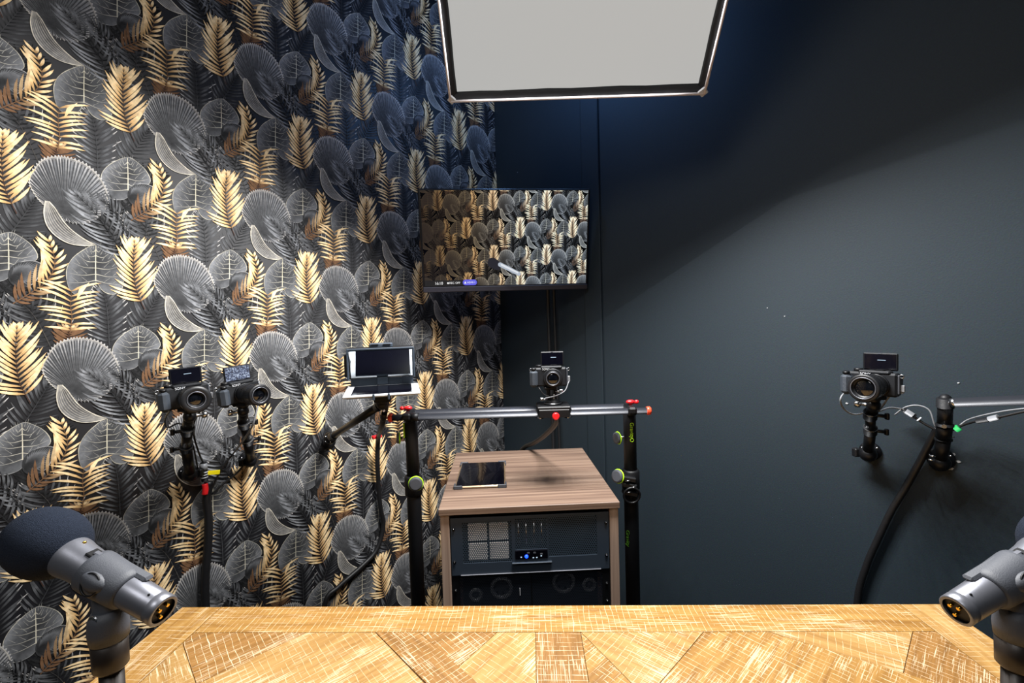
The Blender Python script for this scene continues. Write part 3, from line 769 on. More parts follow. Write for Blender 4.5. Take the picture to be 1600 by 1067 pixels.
# front plate built round its openings
mb = MB()
def bar(x0, x1, z0, z1, y=0., th=.004): mb.box(((x0+x1)/2, y+th/2, (z0+z1)/2), (x1-x0, th, z1-z0))
X0, X1 = -.2413, .2413
fa0, fa1, fz0, fz1 = rx_(165), rx_(592), rz_(525), rz_(160)
ba0, ba1, bz0, bz1 = rx_(625), rx_(905), rz_(425), rz_(150)
ra0, ra1, rz0, rz1 = rx_(918), rx_(1345), rz_(500), rz_(140)
bar(X0, fa0, zb_, zt_); bar(fa1, ba0, zb_, zt_); bar(ba1, ra0, zb_, zt_); bar(ra1, X1, zb_, zt_)
bar(fa0, fa1, zb_, fz0); bar(fa0, fa1, fz1, zt_); bar(ba0, ba1, zb_, bz0); bar(ba0, ba1, bz1, zt_); bar(ra0, ra1, zb_, rz0); bar(ra0, ra1, rz1, zt_)
mb.build('front_plate', 'panel', sv)
mb = MB(); mb.box((0, .22, (zb_+zt_)/2), (.43, .42, .17)); 
o = mb.build('chassis', 'black', sv)
# hollow the chassis front so that the openings have depth
bm = bmesh.new(); bm.from_mesh(o.data)
f = min(bm.faces, key=lambda q: q.calc_center_median().y)
r_ = bmesh.ops.inset_region(bm, faces=[f], thickness=.004); e_ = bmesh.ops.extrude_face_region(bm, geom=[f]); bmesh.ops.delete(bm, geom=[f], context='FACES_ONLY')
for v in [x for x in e_['geom'] if isinstance(x, bmesh.types.BMVert)]: v.co.y += .06
bm.to_mesh(o.data); bm.free()
for nm, a, b, c, d in (('fan_grille', fa0, fa1, fz0, fz1), ('vent_grille', ra0, ra1, rz0, rz1), ('bay_grille', ba0, ba1, bz0, bz1)):
    mb = MB(); mb.add([(a, .002, c), (b, .002, c), (b, .002, d), (a, .002, d)], [(0, 1, 2, 3)])
    mb.build(nm, 'perf', sv)
# pale fan filter behind the left grille, divided by a cross
flx0, flx1, flz0, flz1 = rx_(212), rx_(566), rz_(508), rz_(178)
mb = MB(); cxf, czf = (flx0+flx1)/2, (flz0+flz1)/2; g_ = .003
for a, b in ((flx0, cxf-g_), (cxf+g_, flx1)):
    for c, d in ((flz0, czf-g_), (czf+g_, flz1)): mb.box(((a+b)/2, .0065, (c+d)/2), (b-a, .004, d-c), bev=.002)
flt = mb.build('fan_filter', 'filter', sv); flt['label'] = 'pale square filter pads'
for k, x in enumerate((655, 722, 792, 858)):
    mb = MB(); mb.box((rx_(x), .014, rz_(285)), (.012, .02, .072), bev=.002); ca = mb.build('drive_caddy', 'black_metal', sv)
    mb = MB(); mb.cyl((rx_(x), .003, rz_(190)), (rx_(x), .003, rz_(375)), .0016, n=8); mb.build('caddy_handle', 'silver', ca)
mb = MB(); mb.box((rx_(762), -.001, rz_(468)), (.1, .004, .027), bev=.001); mb.build('button_strip', 'screen_off', sv)
mb = MB(); mb.ball((rx_(718), -.003, rz_(482)), .0055, 14, (1, .6, 1)); mb.build('power_light', 'blue_led', sv)
for zx, zy in ((672, 487), (778, 495), (808, 495), (848, 482)):
    mb = MB(); mb.box((rx_(zx), -.0035, rz_(zy)), (.0045, .002, .0032), bev=.0006); mb.build('indicator', 'white_led', sv)
for zx, zy in ((735, 452), (790, 452), (850, 466)):
    mb = MB(); mb.box((rx_(zx), -.0035, rz_(zy)), (.008, .0015, .005), bev=.0005); mb.build('port', 'rubber', sv)
mb = MB(); mb.box((rx_(765), -.004, rz_(536)), (.122, .009, .003), bev=.001); mb.build('pull_lip', 'panel', sv)
mb = MB(); mb.box((0, -.002, zb_+.001), (.43, .005, .0025), bev=.0008); mb.build('bottom_lip', 'mic', sv)
def screws(par, spots):
    for x, z in spots:
        mb = MB(); mb.lathe((x, -.0045, z), (0, 1, 0), [(0, .0028), (.001, .0044), (.005, .0046)], 12); sc_ = mb.build('screw', 'black_metal', par)
        mb = MB(); mb.ball((x, -.0046, z+.0008), .0014, 8); mb.build('screw_socket', 'silver', sc_)
screws(sv, [(s_*.2325, rz_(z)) for s_ in (-1, 1) for z in (215, 505)])
# lower unit: fan tray behind perforated black steel
z2t = zb_-.003; z2b = z2t-.178
fu = thing('rack_fan_unit', 'black perforated rack panel with round fans below the server', 'rack panel', m_cb @ Matrix.Translation((0, FY+.004, 0)))
mb = MB(); bar(X0, X0+.022, z2b, z2t); bar(X1-.022, X1, z2b, z2t); bar(X0+.022, X1-.022, z2t-.006, z2t); bar(X0+.022, X1-.022, z2b, z2b+.008); bar(-.002, .002, z2b+.008, z2t-.006, y=.0005, th=.003)
mb.build('frame', 'black_metal', fu)
mb = MB(); mb.add([(X0+.022, .002, z2b+.008), (X1-.022, .002, z2b+.008), (X1-.022, .002, z2t-.006), (X0+.022, .002, z2t-.006)], [(0, 1, 2, 3)]); mb.build('grille', 'perf_dark', fu)
mb = MB(); mb.box((0, .09, (z2b+z2t)/2), (.43, .08, .172)); mb.build('housing', 'black', fu)
for zx, zy, r in ((492, 790, .030), (1050, 762, .031), (262, 842, .016), (1278, 800, .017)):
    c = Vector((rx_(zx), .016, rz_(zy))); mb = MB(); mb.ring(c, (0, 1, 0), r, .0058); fn = mb.build('fan_ring', 'grey_cable', fu)
    mb = MB()
    for k in range(7):
        a = 2*math.pi*k/7; mb.box(c+Vector((math.cos(a), 0, math.sin(a)))*r*.55+Vector((0, .006, 0)), (r*.75, .002, r*.4), Matrix.Rotation(-a, 4, 'Y'))
    mb.cyl(c+Vector((0, -.002, 0)), c+Vector((0, .012, 0)), r*.28); mb.build('fan_blades', 'rubber', fn)
mb = MB(); mb.box((rx_(653), -.001, rz_(805)), (.0022, .003, .022)); mb.build('label_strip', 'white', fu)
screws(fu, [(s_*.2325, z2t-z) for s_ in (-1, 1) for z in (.045, .1)])

# tablet lying on the cabinet
m_tab = T(Vector((-.1245, 1.634, CT)), R(1.2))
tab = thing('tablet', 'dark tablet in a clear bumper case on the cabinet top', 'tablet', m_tab)
tw, td = .172, .262
mb = MB(); mb.box((0, 0, .0045), (tw, td, .009), bev=.003); mb.build('shell', 'bronze', tab)
mb = MB(); mb.box((0, 0, .0085), (tw-.008, td-.01, .003), bev=.001); mb.build('screen', 'screen_off', tab)
for sx_ in (-1, 1):
    for sy_ in (-1, 1):
        mb = MB(); mb.box((sx_*(tw/2-.012), sy_*(td/2+.0005), .006), (.03, .006, .0125), bev=.002); mb.box((sx_*(tw/2+.0005), sy_*(td/2-.012), .006), (.006, .03, .0125), bev=.002); mb.build('bumper_corner', 'rubber', tab)
mb = MB(); mb.ball((tw/2-.014, 0, .0095), .0028, 10, (1, 1, .3)); mb.build('front_camera', 'glass', tab)

# ================================================================== television across the corner
tvc = at(791, 376.5, 2.0); m_tv = T(tvc, R(6.0), R(11.0))
tv = thing('television', 'flat television tilted down across the corner showing a camera view of leafy wallpaper', 'television', m_tv)
TVW, TVH = .742, .438; SW, SH = .722, .402; sz = (TVH/2-.008)-SH/2      # screen centre height
mb = MB(); mb.box((0, .018, 0), (TVW, .03, TVH), bev=.004); mb.box((0, .05, -.03), (TVW*.6, .04, TVH*.55), bev=.01); mb.build('body', 'tvframe', tv)
mb = MB(); mb.box((0, -.001, -TVH/2+.013), (TVW-.004, .012, .024), bev=.003); mb.build('chin', 'chin', tv)
mb = MB(); mb.box((0, .002, sz), (SW, .004, SH)); scr = mb.build('screen', 'screen_off', tv)
KP = .324*SW                                              # repeat of the pattern as the feed shows it
fx, fy = 0.0, sz+SH/2-.143*SH                             # where one fan leaf sits on the screen
def place_feed(V):
    out = np.zeros((len(V), 3)); out[:, 0] = V[:, 0]*KP; out[:, 2] = V[:, 1]*KP; out[:, 1] = -.0006-V[:, 2]*.15; return out
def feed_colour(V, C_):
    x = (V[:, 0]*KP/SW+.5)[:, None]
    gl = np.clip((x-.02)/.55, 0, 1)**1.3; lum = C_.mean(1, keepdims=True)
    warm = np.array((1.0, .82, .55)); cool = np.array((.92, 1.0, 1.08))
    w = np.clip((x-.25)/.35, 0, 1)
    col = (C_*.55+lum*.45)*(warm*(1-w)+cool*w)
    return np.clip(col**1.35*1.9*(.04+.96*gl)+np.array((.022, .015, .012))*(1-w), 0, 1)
lx, ly = (fx/KP+.255), (fy/KP+.19)
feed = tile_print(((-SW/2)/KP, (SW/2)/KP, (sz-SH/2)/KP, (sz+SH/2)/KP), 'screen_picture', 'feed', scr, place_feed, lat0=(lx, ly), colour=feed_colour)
feed['kind'] = 'stuff'
def flat(name, m, pts, y, par, col=None):
    mb = MB(); mb.add([(p[0], y, p[1]) for p in pts], [tuple(range(len(pts)))])
    o = mb.build(name, m, par, recalc=False)
    if col:
        a = o.data.attributes.new('Col', 'FLOAT_COLOR', 'POINT'); a.data.foreach_set('color', [c for q in col for c in (*q, 1)])
    return o
sxz = lambda zx, zy: ((zx-100)/1390*SW-SW/2, sz+SH/2-(zy-108)/765*SH)     # zoomed screen spots
def capsule(a, b, r0, r1, n=10):
    a = Vector(a); b = Vector(b); d = (b-a).normalized(); q = Vector((-d.y, d.x)); out = []
    for k in range(n+1): t = math.pi*k/n; out.append(b+q*(r1*math.cos(t))+d*(r1*math.sin(t)))
    for k in range(n+1): t = math.pi*k/n; out.append(a-q*(r0*math.cos(t))-d*(r0*math.sin(t)))
    return out
cp1 = capsule(sxz(675, 685), sxz(715, 710), .022, .02); flat('picture_windscreen', 'feed', cp1, -.0035, scr, [(.02, .02, .028)]*len(cp1))
cp2 = capsule(sxz(740, 702), sxz(900, 782), .0095, .0085); flat('picture_microphone', 'feed', cp2, -.0037, scr, [(.45, .5, .58)]*len(cp2))
cp3 = capsule(sxz(752, 704), sxz(890, 772), .004, .0035); flat('picture_highlight', 'feed', cp3, -.0039, scr, [(.75, .78, .82)]*len(cp3))
bl = [sxz(100, 825), sxz(545, 825), sxz(545, 873), sxz(100, 873)]; flat('status_bar', 'feed', bl, -.0040, scr, [(.012, .011, .012)]*4)
pill = capsule(sxz(443, 846), sxz(515, 846), .0125, .0125); flat('status_badge', 'blue_badge', pill, -.0044, scr)
def stext(body, zx, zy, size, nm='status_text'):
    x, z = sxz(zx, zy); return text_obj(nm, body, size, 'white_glow', scr, Matrix.Translation((x, -.0048, z)) @ FACE, depth=.0001)
stext('16:10', 218, 850, .0165); stext('REC OFF', 352, 849, .0125); stext('HDMI', 483, 847, .0115); stext('1', 521, 847, .0115)
c = sxz(295, 849); flat('status_dot', 'white_glow', [(c[0]+.0042*math.cos(k*.5236), c[1]+.0042*math.sin(k*.5236)) for k in range(12)], -.0048, scr)
c = sxz(440, 848); flat('status_icon', 'white_glow', [(c[0]-.005, c[1]-.004), (c[0]+.005, c[1]-.004), (c[0]+.001, c[1]+.005), (c[0]-.001, c[1]+.005)], -.0048, scr)
bk = m_tv @ Vector((0, .07, 0)); cj = Vector((CORNER.x+.02, CORNER.y-.05, bk.z))
mb = MB(); mb.cyl(bk, cj, .016); mb.box(bk, (.2, .012, .2), Matrix.Rotation(R(6), 4, 'Z'), bev=.003); mb.build('wall_bracket', 'black_metal', tv, world=True)
mb = MB(); mb.box(cj+Vector((0, .005, 0)), (.075, .02, .2), bev=.003); mb.build('corner_plate', 'black_metal', tv, world=True)
# cables hanging from the television to behind the cabinet
for nm, lab, x, r in (('television_cable', 'thick black cable hanging straight down from the television', 858.5, .0085), ('television_cable', 'second thinner black cable beside the television cable', 868, .007)):
    pts = [at(x-3, 440, 2.16), at(x-2, 480, 2.2), at(x, 540, 2.2), at(x+3, 620, 2.2), at(x+6, 690, 2.18), at(x+7, 760, 2.14)]
    c = thing(nm, lab, 'cable', Matrix.Translation(pts[0]))
    mb = MB(); mb.tube(pts, r); mb.build('sheath', 'cable', c, world=True)
    e = Vector((pts[-1].x, pts[-1].y, .02)); mb = MB(); mb.tube([pts[-1], (pts[-1]+e)/2, e], r); mb.build('lower_run', 'cable', c, world=True)
    mb = MB(); mb.cyl(pts[0]+Vector((0, -.02, .03)), pts[0]+Vector((0, 0, -.01)), r*1.35); mb.build('plug', 'black', c, world=True)

# ================================================================== still cameras
def make_camera(label, m, lens, grp=None, bright=None, seed=0):
    """front faces -y; viewer's left is -x. lens = (radius, length, front opening ratio)"""
    o = thing('mirrorless_camera', label, 'camera', m, grp)
    mb = MB(); mb.box((.004, .004, 0), (.112, .032, .062), bev=.005); mb.box((.010, .0, .0315), (.07, .028, .009), bev=.003); bd = mb.build('body', 'body', o)
    mb = MB(); mb.box((-.0485, -.015, -.003), (.026, .042, .058), bev=.009); mb.build('grip', 'grip', o)
    mb = MB(); mb.lathe((-.0485, -.024, .026), (0, -.15, 1), [(0, .0085), (.005, .0085), (.007, .006)], 16); mb.build('shutter_button', 'black_metal', o)
    mb = MB(); mb.lathe((-.031, .006, .030), (0, 0, 1), [(0, .0105), (.0085, .0105), (.0095, .009)], 20); mb.build('mode_dial', 'black_metal', o)
    mb = MB(); mb.box((.018, .006, .0365), (.02, .018, .003)); mb.build('hot_shoe', 'black_metal', o)
    for sx_ in (-.0545, .062):
        mb = MB(); mb.ring((sx_-.004*(1 if sx_ < 0 else -1), .0, .024), (0, 1, 0), .0045, .0011, 14, 6); mb.build('strap_ring', 'silver', o)
    text_obj('maker_name', 'SONY', .0092, 'white', o, Matrix.Translation((-.008, -.0142, .0265)) @ FACE)
    # lens
    r, ln, op = lens; lx_ = .014
    mb = MB(); mb.lathe((lx_, -.012, -.003), (0, -1, 0), [(0, .0315), (.006, .0315), (.007, .029)], 32); mb.build('lens_mount', 'ring', o)
    mb = MB(); mb.lathe((lx_, -.016, -.003), (0, -1, 0), [(0, min(r, .03)), (ln*.18, min(r, .0305)), (ln*.22, r*.9), (ln*.5, r*.92), (ln*.52, r*.88), (ln*.56, r*.95), (ln*.96, r), (ln, r*.97), (ln, r*op*1.12), (ln*.97, r*op*1.1), (ln*.9, r*op), (ln*.86, r*op*.55)], 36)
    le = mb.build('lens', 'ring', o)
    for k, (f_, w_) in enumerate(((.34, .012), (.72, .016))):
        mb = MB()
        for q in range(36):
            a = 2*math.pi*q/36; mb.box((lx_+math.cos(a)*r*(.91 if k == 0 else .965), -.016-ln*f_, -.003+math.sin(a)*r*(.91 if k == 0 else .965)), (.0012, ln*.12, .0012), Matrix.Rotation(-a, 4, 'Y'))
        mb.build('focus_ring', 'black', le)
    mb = MB(); rg = r*op; mb.lathe((lx_, -.016-ln*.885, -.003), (0, -1, 0), [(0, rg*.99), (.0015, rg*.8), (.003, rg*.45), (.0035, rg*.05)], 28); mb.build('front_glass', 'glass', le)
    mb = MB(); mb.ring((lx_, -.0165-ln, -.003), (0, 1, 0), rg*1.16, .0011, 36, 6); mb.build('lens_rim', 'mic', le)
    # flip-up screen
    mb = MB(); mb.box((.014, .019, .0585), (.078, .006, .047), bev=.0025); fs_ = mb.build('flip_screen', 'black', o)
    mb = MB(); mb.box((.014, .0162, .0585), (.070, .0016, .040)); mb.build('display', bright or 'screen_off', fs_)
    mb = MB(); mb.box((.014, .0165, .0805), (.008, .002, .0016)); mb.build('eyepiece_sensor', 'rubber', fs_)
    mb = MB(); mb.box((.014, .02, .0345), (.05, .008, .012), bev=.002); mb.build('hinge', 'black_metal', fs_)
    if not bright:
        mb = MB(); mb.box((.018, .0150, .063), (.018, .0008, .0018)); mb.build('status_line', 'white_led', fs_)
    mb = MB(); mb.box((.061, .006, .002), (.005, .026, .05), bev=.0018); mb.build('port_door', 'rubber', o)
    mb = MB(); mb.box((.067, .004, -.008), (.009, .007, .018), bev=.0015); mb.build('video_plug', 'grey_cable', o)
    return o
def mat_live():
    m, nt, b = new_mat('live_view'); L = nt.links.new
    tc = nd(nt, 'ShaderNodeTexCoord'); nz = nd(nt, 'ShaderNodeTexNoise'); nz.inputs['Scale'].default_value = 240; nz.inputs['Detail'].default_value = 4
    L(tc.outputs['Object'], nz.inputs['Vector']); rp = nd(nt, 'ShaderNodeValToRGB'); L(nz.outputs['Fac'], rp.inputs[0])
    e = rp.color_ramp.elements; e[0].position = .36; e[0].color = srgb(14, 20, 44); e[1].position = .66; e[1].color = srgb(205, 220, 245); q = e.new(.5); q.color = srgb(70, 88, 130)
    L(rp.outputs[0], b.inputs['Emission Color']); b.inputs['Emission Strength'].default_value = .8; b.inputs['Base Color'].default_value = (.01, .01, .01, 1)
    return m
MT['live'] = mat_live()
def cam_pose(px, py, Y, yaw, pitch=0, roll=0): return T(at(px, py, Y), R(yaw)) @ Matrix.Rotation(R(pitch), 4, 'X') @ Matrix.Rotation(R(roll), 4, 'Y')
C1 = cam_pose(287, 620, 1.28, 46, 0, -3); C2 = cam_pose(372, 614, 1.38, 56, 0, -5); C3 = cam_pose(857, 588.5, 1.5, -4, 0, 0); C4 = cam_pose(1361, 599, 1.22, -58, 0, 0)
make_camera('black mirrorless camera with a very wide lens on the wallpapered wall, dark flip screen', C1, (.037, .066, .5))
make_camera('black mirrorless camera with a lit flip screen on the wallpapered wall', C2, (.032, .088, .62), bright='live')
make_camera('black mirrorless camera with a short silver-ringed lens on the slider rail', C3, (.0245, .022, .74))
make_camera('black mirrorless camera on the plain black wall with its flip screen raised', C4, (.036, .072, .66))

# ================================================================== wall arms for the cameras
def wall_arm(label, wallpt, wn, top, mids, r=.0135, knob=1):
    """plate on the wall, jointed black tubes up to the camera foot"""
    o = thing('wall_arm', label, 'camera mount', Matrix.Translation(wallpt))
    wn = Vector(wn)
    mb = MB(); mb.lathe(wallpt-wn*.001, wn, [(0, .027), (.006, .028), (.010, .026), (.012, .018), (.03, .016)], 28); pl = mb.build('wall_plate', 'black_metal', o, world=True)
    side = wn.cross(Z).normalized()
    for a in (.4, 2.5, 4.6):
        mb = MB(); mb.ball(wallpt+wn*.009+side*(.021*math.cos(a))+Z*(.021*math.sin(a)), .0034, 10); mb.build('screw', 'silver', pl, world=True)
    b0 = wallpt+wn*.045
    mb = MB(); mb.cyl(wallpt+wn*.02, b0, .013); mb.ball(b0, .023, 18); mb.build('base_joint', 'black_metal', o, world=True)
    chain = [b0]+list(mids)+[top]
    for i in range(len(chain)-1):
        mb = MB(); mb.cyl(chain[i], chain[i+1], r*(1 if i else 1.1), n=18); mb.build('tube', 'black_metal', o, world=True)
    for i, p in enumerate(mids):
        d = (chain[i+2]-chain[i]).normalized()
        mb = MB(); mb.cyl(p-d*.014, p+d*.014, r*1.32, n=20, bev=.002); j = mb.build('collar', 'black', o, world=True)
        mb = MB(); mb.cyl(p+d*.011, p+d*.0125, r*1.36, n=20); mb.build('collar_ring', 'silver', j, world=True)
        mb = MB(); mb.cyl(p, p+side*knob*.034, .005); mb.box(p+side*knob*.036, (.008, .012, .018), bev=.002); mb.build('lever', 'black_metal', j, world=True)
    mb = MB(); mb.ball(top-Z*.018, .017, 16); mb.cyl(top-Z*.012, top+Z*.006, .013, .02); mb.box(top+Z*.004, (.045, .04, .012), bev=.003); mb.build('ball_head', 'black_metal', o, world=True)
    mb = MB(); mb.cyl(top-Z*.018, top-Z*.018-side*knob*.03, .005); mb.lathe(top-Z*.018-side*knob*.028, -side*knob, [(0, .006), (.002, .010), (.012, .010), (.014, .008)], 14); mb.build('head_knob', 'silver', o, world=True)
    mb = MB(); mb.box(b0+side*knob*-.028, (.018, .018, .026), bev=.003); mb.cyl(b0, b0+side*knob*-.028, .006); mb.build('base_clamp', 'black', o, world=True)
    return o
f1 = C1 @ Vector((.01, .004, -.041)); f2 = C2 @ Vector((.01, .004, -.041)); f4 = C4 @ Vector((.004, .004, -.041))
wall_arm('jointed black arm carrying the wide-lens camera on the wallpapered wall', on_left(293, 737), WN, f1, [at(291, 699, 1.40), at(293, 672, 1.33)])
wall_arm('jointed black arm carrying the camera with the lit screen', on_left(386, 716), WN, f2, [at(387, 688, 1.52), at(381, 662, 1.44)], knob=-1)
wall_arm('jointed black arm carrying the camera on the black wall', on_right(1360, 704, .008), RN, f4, [at(1360, 672, 1.29), at(1360, 648, 1.25)], r=.0125, knob=-1)
# arm at the right with a long horizontal tube
w5 = on_right(1470, 716, .008)
a5 = thing('boom_arm', 'black wall post with a long horizontal tube beside the black wall camera', 'camera mount', Matrix.Translation(w5))
side = RN.cross(Z).normalized(); b5 = w5+RN*.05; p1 = at(1474, 686, 1.19); p2 = at(1476, 664, 1.165); p3 = at(1477, 631, 1.15); p4 = at(1492, 629, 1.12); p5 = at(1690, 622, .95)
mb = MB(); mb.lathe(w5-RN*.001, RN, [(0, .03), (.006, .031), (.01, .029), (.012, .02), (.03, .018)], 28); pl = mb.build('wall_plate', 'black_metal', a5, world=True)
for a in (.3, 2.6, 4.7):
    mb = MB(); mb.ball(w5+RN*.009+side*(.023*math.cos(a))+Z*(.023*math.sin(a)), .0036, 10); mb.build('screw', 'silver', pl, world=True)
mb = MB(); mb.cyl(w5+RN*.02, b5, .014); mb.ball(b5, .024, 18); mb.build('base_joint', 'black_metal', a5, world=True)
mb = MB(); mb.cyl(b5, p1, .0155, n=20); mb.cyl(p1, p2, .0165, n=20); mb.cyl(p2, p3, .0155, n=20); mb.build('post', 'black_metal', a5, world=True)
for p in (p1, p2):
    mb = MB(); mb.cyl(p-Z*.004, p+Z*.004, .0185, n=22, bev=.001); mb.build('collar', 'black', a5, world=True)
mb = MB(); mb.cyl(p2+RN*.016, p2+RN*.022, .005); mb.build('collar_screw', 'silver', a5, world=True)
mb = MB(); mb.cyl(p3-Z*.012, p3+Z*.016, .018, n=22, bev=.003); mb.ball(p3+Z*.012, .0135, 14); mb.build('top_joint', 'black', a5, world=True)
mb = MB(); mb.cyl(p3, p4, .006); mb.cyl(p4-(p5-p4).normalized()*.008, p4+(p5-p4).normalized()*.004, .0105); mb.build('tube_pin', 'silver', a5, world=True)
mb = MB(); mb.cyl(p4, p5, .0115, n=22, bev=.001); mb.build('horizontal_tube', 'rod', a5, world=True)
for k, (px, py) in enumerate(((1452, 712), (1450, 718), (1486, 678), (1492, 683))):
    c = at(px, py, 1.17); mb = MB(); mb.cyl(c, c+side*(.012 if k > 1 else -.012), .0022, n=8); mb.build('thumb_screw', 'silver', a5, world=True)
mb = MB(); mb.cyl(p5, p5+(p5-p4).normalized()*.012, .014, n=20, bev=.002); mb.ball(p5+(p5-p4).normalized()*.022, .015, 16); mb.build('end_joint', 'black', a5, world=True)

# ================================================================== slider on two stands
YS = 1.5
zr = at(810, 643, YS).z
xl, xr = at(609, 648, YS).x, at(1011, 643, YS).x
rl = (at(811, 645, YS)); m_sl = Matrix.Translation((rl.x, YS, zr)) @ Matrix.Rotation(-.012, 4, 'Z')
sl = thing('camera_slider', 'twin-rod black camera slider with red knobs above the cabinet', 'camera slider', m_sl)
hl = (xr-xl)/2
for y, z, a in ((-.03, -.003, hl-.012), (.035, 0, hl-.045)):
    mb = MB(); mb.cyl((-a, y, z), (a, y, z), .0105, n=24, bev=.001); mb.build('rod', 'rod', sl)
for s_ in (-1, 1):
    mb = MB(); mb.lathe((s_*(hl-.014), -.03, -.003), (s_, 0, 0), [(0, .0125), (.003, .0138), (.011, .0138), (.014, .011)], 20); mb.build('end_cap', 'orange', sl)
    mb = MB(); mb.box((s_*(hl-.062), .002, 0), (.028, .1, .024), bev=.006); mb.lathe((s_*(hl-.075), -.03, -.003), (1, 0, 0), [(0, .0135), (.026, .0135)], 22); ec = mb.build('end_clamp', 'black', sl)
    mb = MB(); mb.ball((s_*(hl-.058), .0, .022), .012, 14, (1.25, .8, .62)); mb.cyl((s_*(hl-.058), 0, .008), (s_*(hl-.058), 0, .02), .005); mb.build('clamp_knob', 'red', ec)
    mb = MB(); mb.ball((s_*(hl-.03), .03, .016), .008, 12, (1, .8, .9)); mb.cyl((s_*(hl-.045), .03, .012), (s_*(hl-.03), .03, .016), .004); mb.build('lock_knob', 'red', ec)
cxs = at(864, 640, YS).x-rl.x
mb = MB(); mb.box((cxs, .0, .016), (.108, .1, .012), bev=.003); mb.box((cxs, -.047, 0), (.1, .01, .026), bev=.002); mb.build('carriage', 'black', sl)
for dx in (-.045, .045):
    mb = MB(); mb.cyl((cxs+dx, -.03, -.018), (cxs+dx, -.03, .012), .0135, n=20, bev=.002); w_ = mb.build('roller', 'black_metal', sl)
    mb = MB(); mb.ball((cxs+dx, -.045, -.014), .004, 10); mb.build('roller_bolt', 'silver', w_)
mb = MB(); mb.lathe((cxs+.004, -.05, -.006), (0, -1, 0), [(0, .006), (.008, .006), (.009, .0115), (.017, .0115), (.019, .009)], 24); mb.build('brake_knob', 'red', sl)
mb = MB(); mb.lathe((cxs, 0, .021), (0, 0, 1), [(0, .030), (.006, .030), (.008, .026)], 28); mb.build('pan_plate', 'black_metal', sl)
mb = MB(); mb.ring((cxs, 0, .0265), (0, 0, 1), .0285, .0014, 36, 6); mb.build('pan_ring', 'silver', sl)
# small tilting head under the camera
c3b = C3 @ Vector((.004, .004, -.034)); hb = m_sl @ Vector((cxs, 0, .028))
th = thing('tripod_head', 'small black tilting head between slider carriage and camera', 'tripod head', Matrix.Translation(hb))
mb = MB(); mb.lathe(hb, Z, [(0, .024), (.004, .022), (.012, .012), (.022, .011)], 22); mb.build('base', 'black', th, world=True)
mb = MB(); k_ = c3b-hb
mb.box(hb+k_*.55+Vector((-.010, 0, 0)), (.012, .022, .036), bev=.003); mb.box(hb+k_*.55+Vector((.012, 0, 0)), (.010, .022, .034), bev=.003); mb.build('yoke', 'black_metal', th, world=True)
mb = MB(); mb.box(c3b-Z*.004, (.04, .036, .009), bev=.002); mb.build('camera_plate', 'black', th, world=True)
mb = MB(); mb.cyl(hb+k_*.72+Vector((.015, -.012, 0)), hb+k_*.72+Vector((.03, -.014, 0)), .0045); mb.box(hb+k_*.72+Vector((.033, -.014, 0)), (.012, .010, .014), bev=.002); mb.build('tilt_knob', 'silver', th, world=True)
mb = MB(); mb.cyl(hb+Vector((-.02, -.012, .014)), hb+Vector((-.034, -.014, .012)), .004); mb.box(hb+Vector((-.037, -.014, .013)), (.011, .010, .011), bev=.002); mb.build('pan_knob', 'silver', th, world=True)
for z in (.006, .016):
    mb = MB(); mb.ball(hb+Vector((.002, -.024, .012+z)), .0028, 8); mb.build('bolt', 'silver', th, world=True)

def stand(label, x, yy, ztop, left):
    zc = at(647 if left else 983, 757 if left else 748, yy).z
    o = thing('light_stand', label, 'stand', Matrix.Translation((x, yy, 0)))
    dxl = -.012 if left else .002
    mb = MB(); mb.lathe((0, 0, zc), (0, 0, 1), [(0, .0208), (ztop-zc-.004, .0208), (ztop-zc, .018)], 24); mb.build('upper_tube', 'black', o)
    mb = MB(); mb.lathe((0, 0, .12), (0, 0, 1), [(0, .0235), (zc-.13, .0235), (zc-.12, .022)], 24); mb.build('lower_tube', 'black', o)
    mb = MB(); mb.lathe((0, 0, zc-.035), (0, 0, 1), [(0, .0255), (.004, .029), (.062, .029), (.068, .025)], 24); cl = mb.build('collar', 'black', o)
    for k in range(3):
        a = R((90, 185, 270)[k] if left else (90, -5, 270)[k]); mb = MB(); mb.tube([(0, 0, .2), (.06*math.cos(a), .06*math.sin(a), .15), (.16*math.cos(a), .16*math.sin(a), .012)], .011); lg = mb.build('leg', 'black', o)
        mb = MB(); mb.ball((.16*math.cos(a), .16*math.sin(a), .012), .014, 10, (1, 1, .8)); mb.build('rubber_foot', 'rubber', lg)
    return o, cl, zc
def knob(par, c, d, r=.021, shaft=.02):
    c = Vector(c); d = Vector(d).normalized()
    mb = MB(); mb.lathe(c, d, [(0, r*.55), (.002, r*.93), (.010, r), (.012, r*.97), (.012, r*.8), (.0135, r*.75)], 24); k = mb.build('knob', 'rubber', par)
    mb = MB(); mb.ring(c+d*.0035, d, r*1.0, .0022, 28, 6); mb.build('knob_ring', 'green', k)
    mb = MB(); mb.cyl(c-d*shaft, c, .0042, n=10); mb.build('knob_shaft', 'silver', k)
    return k
xL = at(647, 760, YS).x-.002; xR = at(986, 760, YS).x
sL, kL, zcL = stand('black stand pole with lime green knobs on the wallpaper side of the cabinet', xL, YS+.002, zr-.012, True)
p_ = at(650, 755, YS-.05)-Vector((xL, YS+.002, 0)); knob(kL, p_, (.1, -1, .05), .0225)
p_ = at(626, 684, YS)-Vector((xL, YS+.002, 0)); knob(sL, p_, (-.9, -.25, 0), .0185)
p_ = at(630, 672, YS-.01)-Vector((xL, YS+.002, 0)); mb = MB(); mb.box(p_+Vector((.003, 0, .0)), (.004, .012, .05), bev=.0015); mb.build('clip', 'green', sL)
sR, kR, zcR = stand('black stand pole with a lime green name and knobs beside the bare black wall', xR, YS+.002, zr-.012, False)
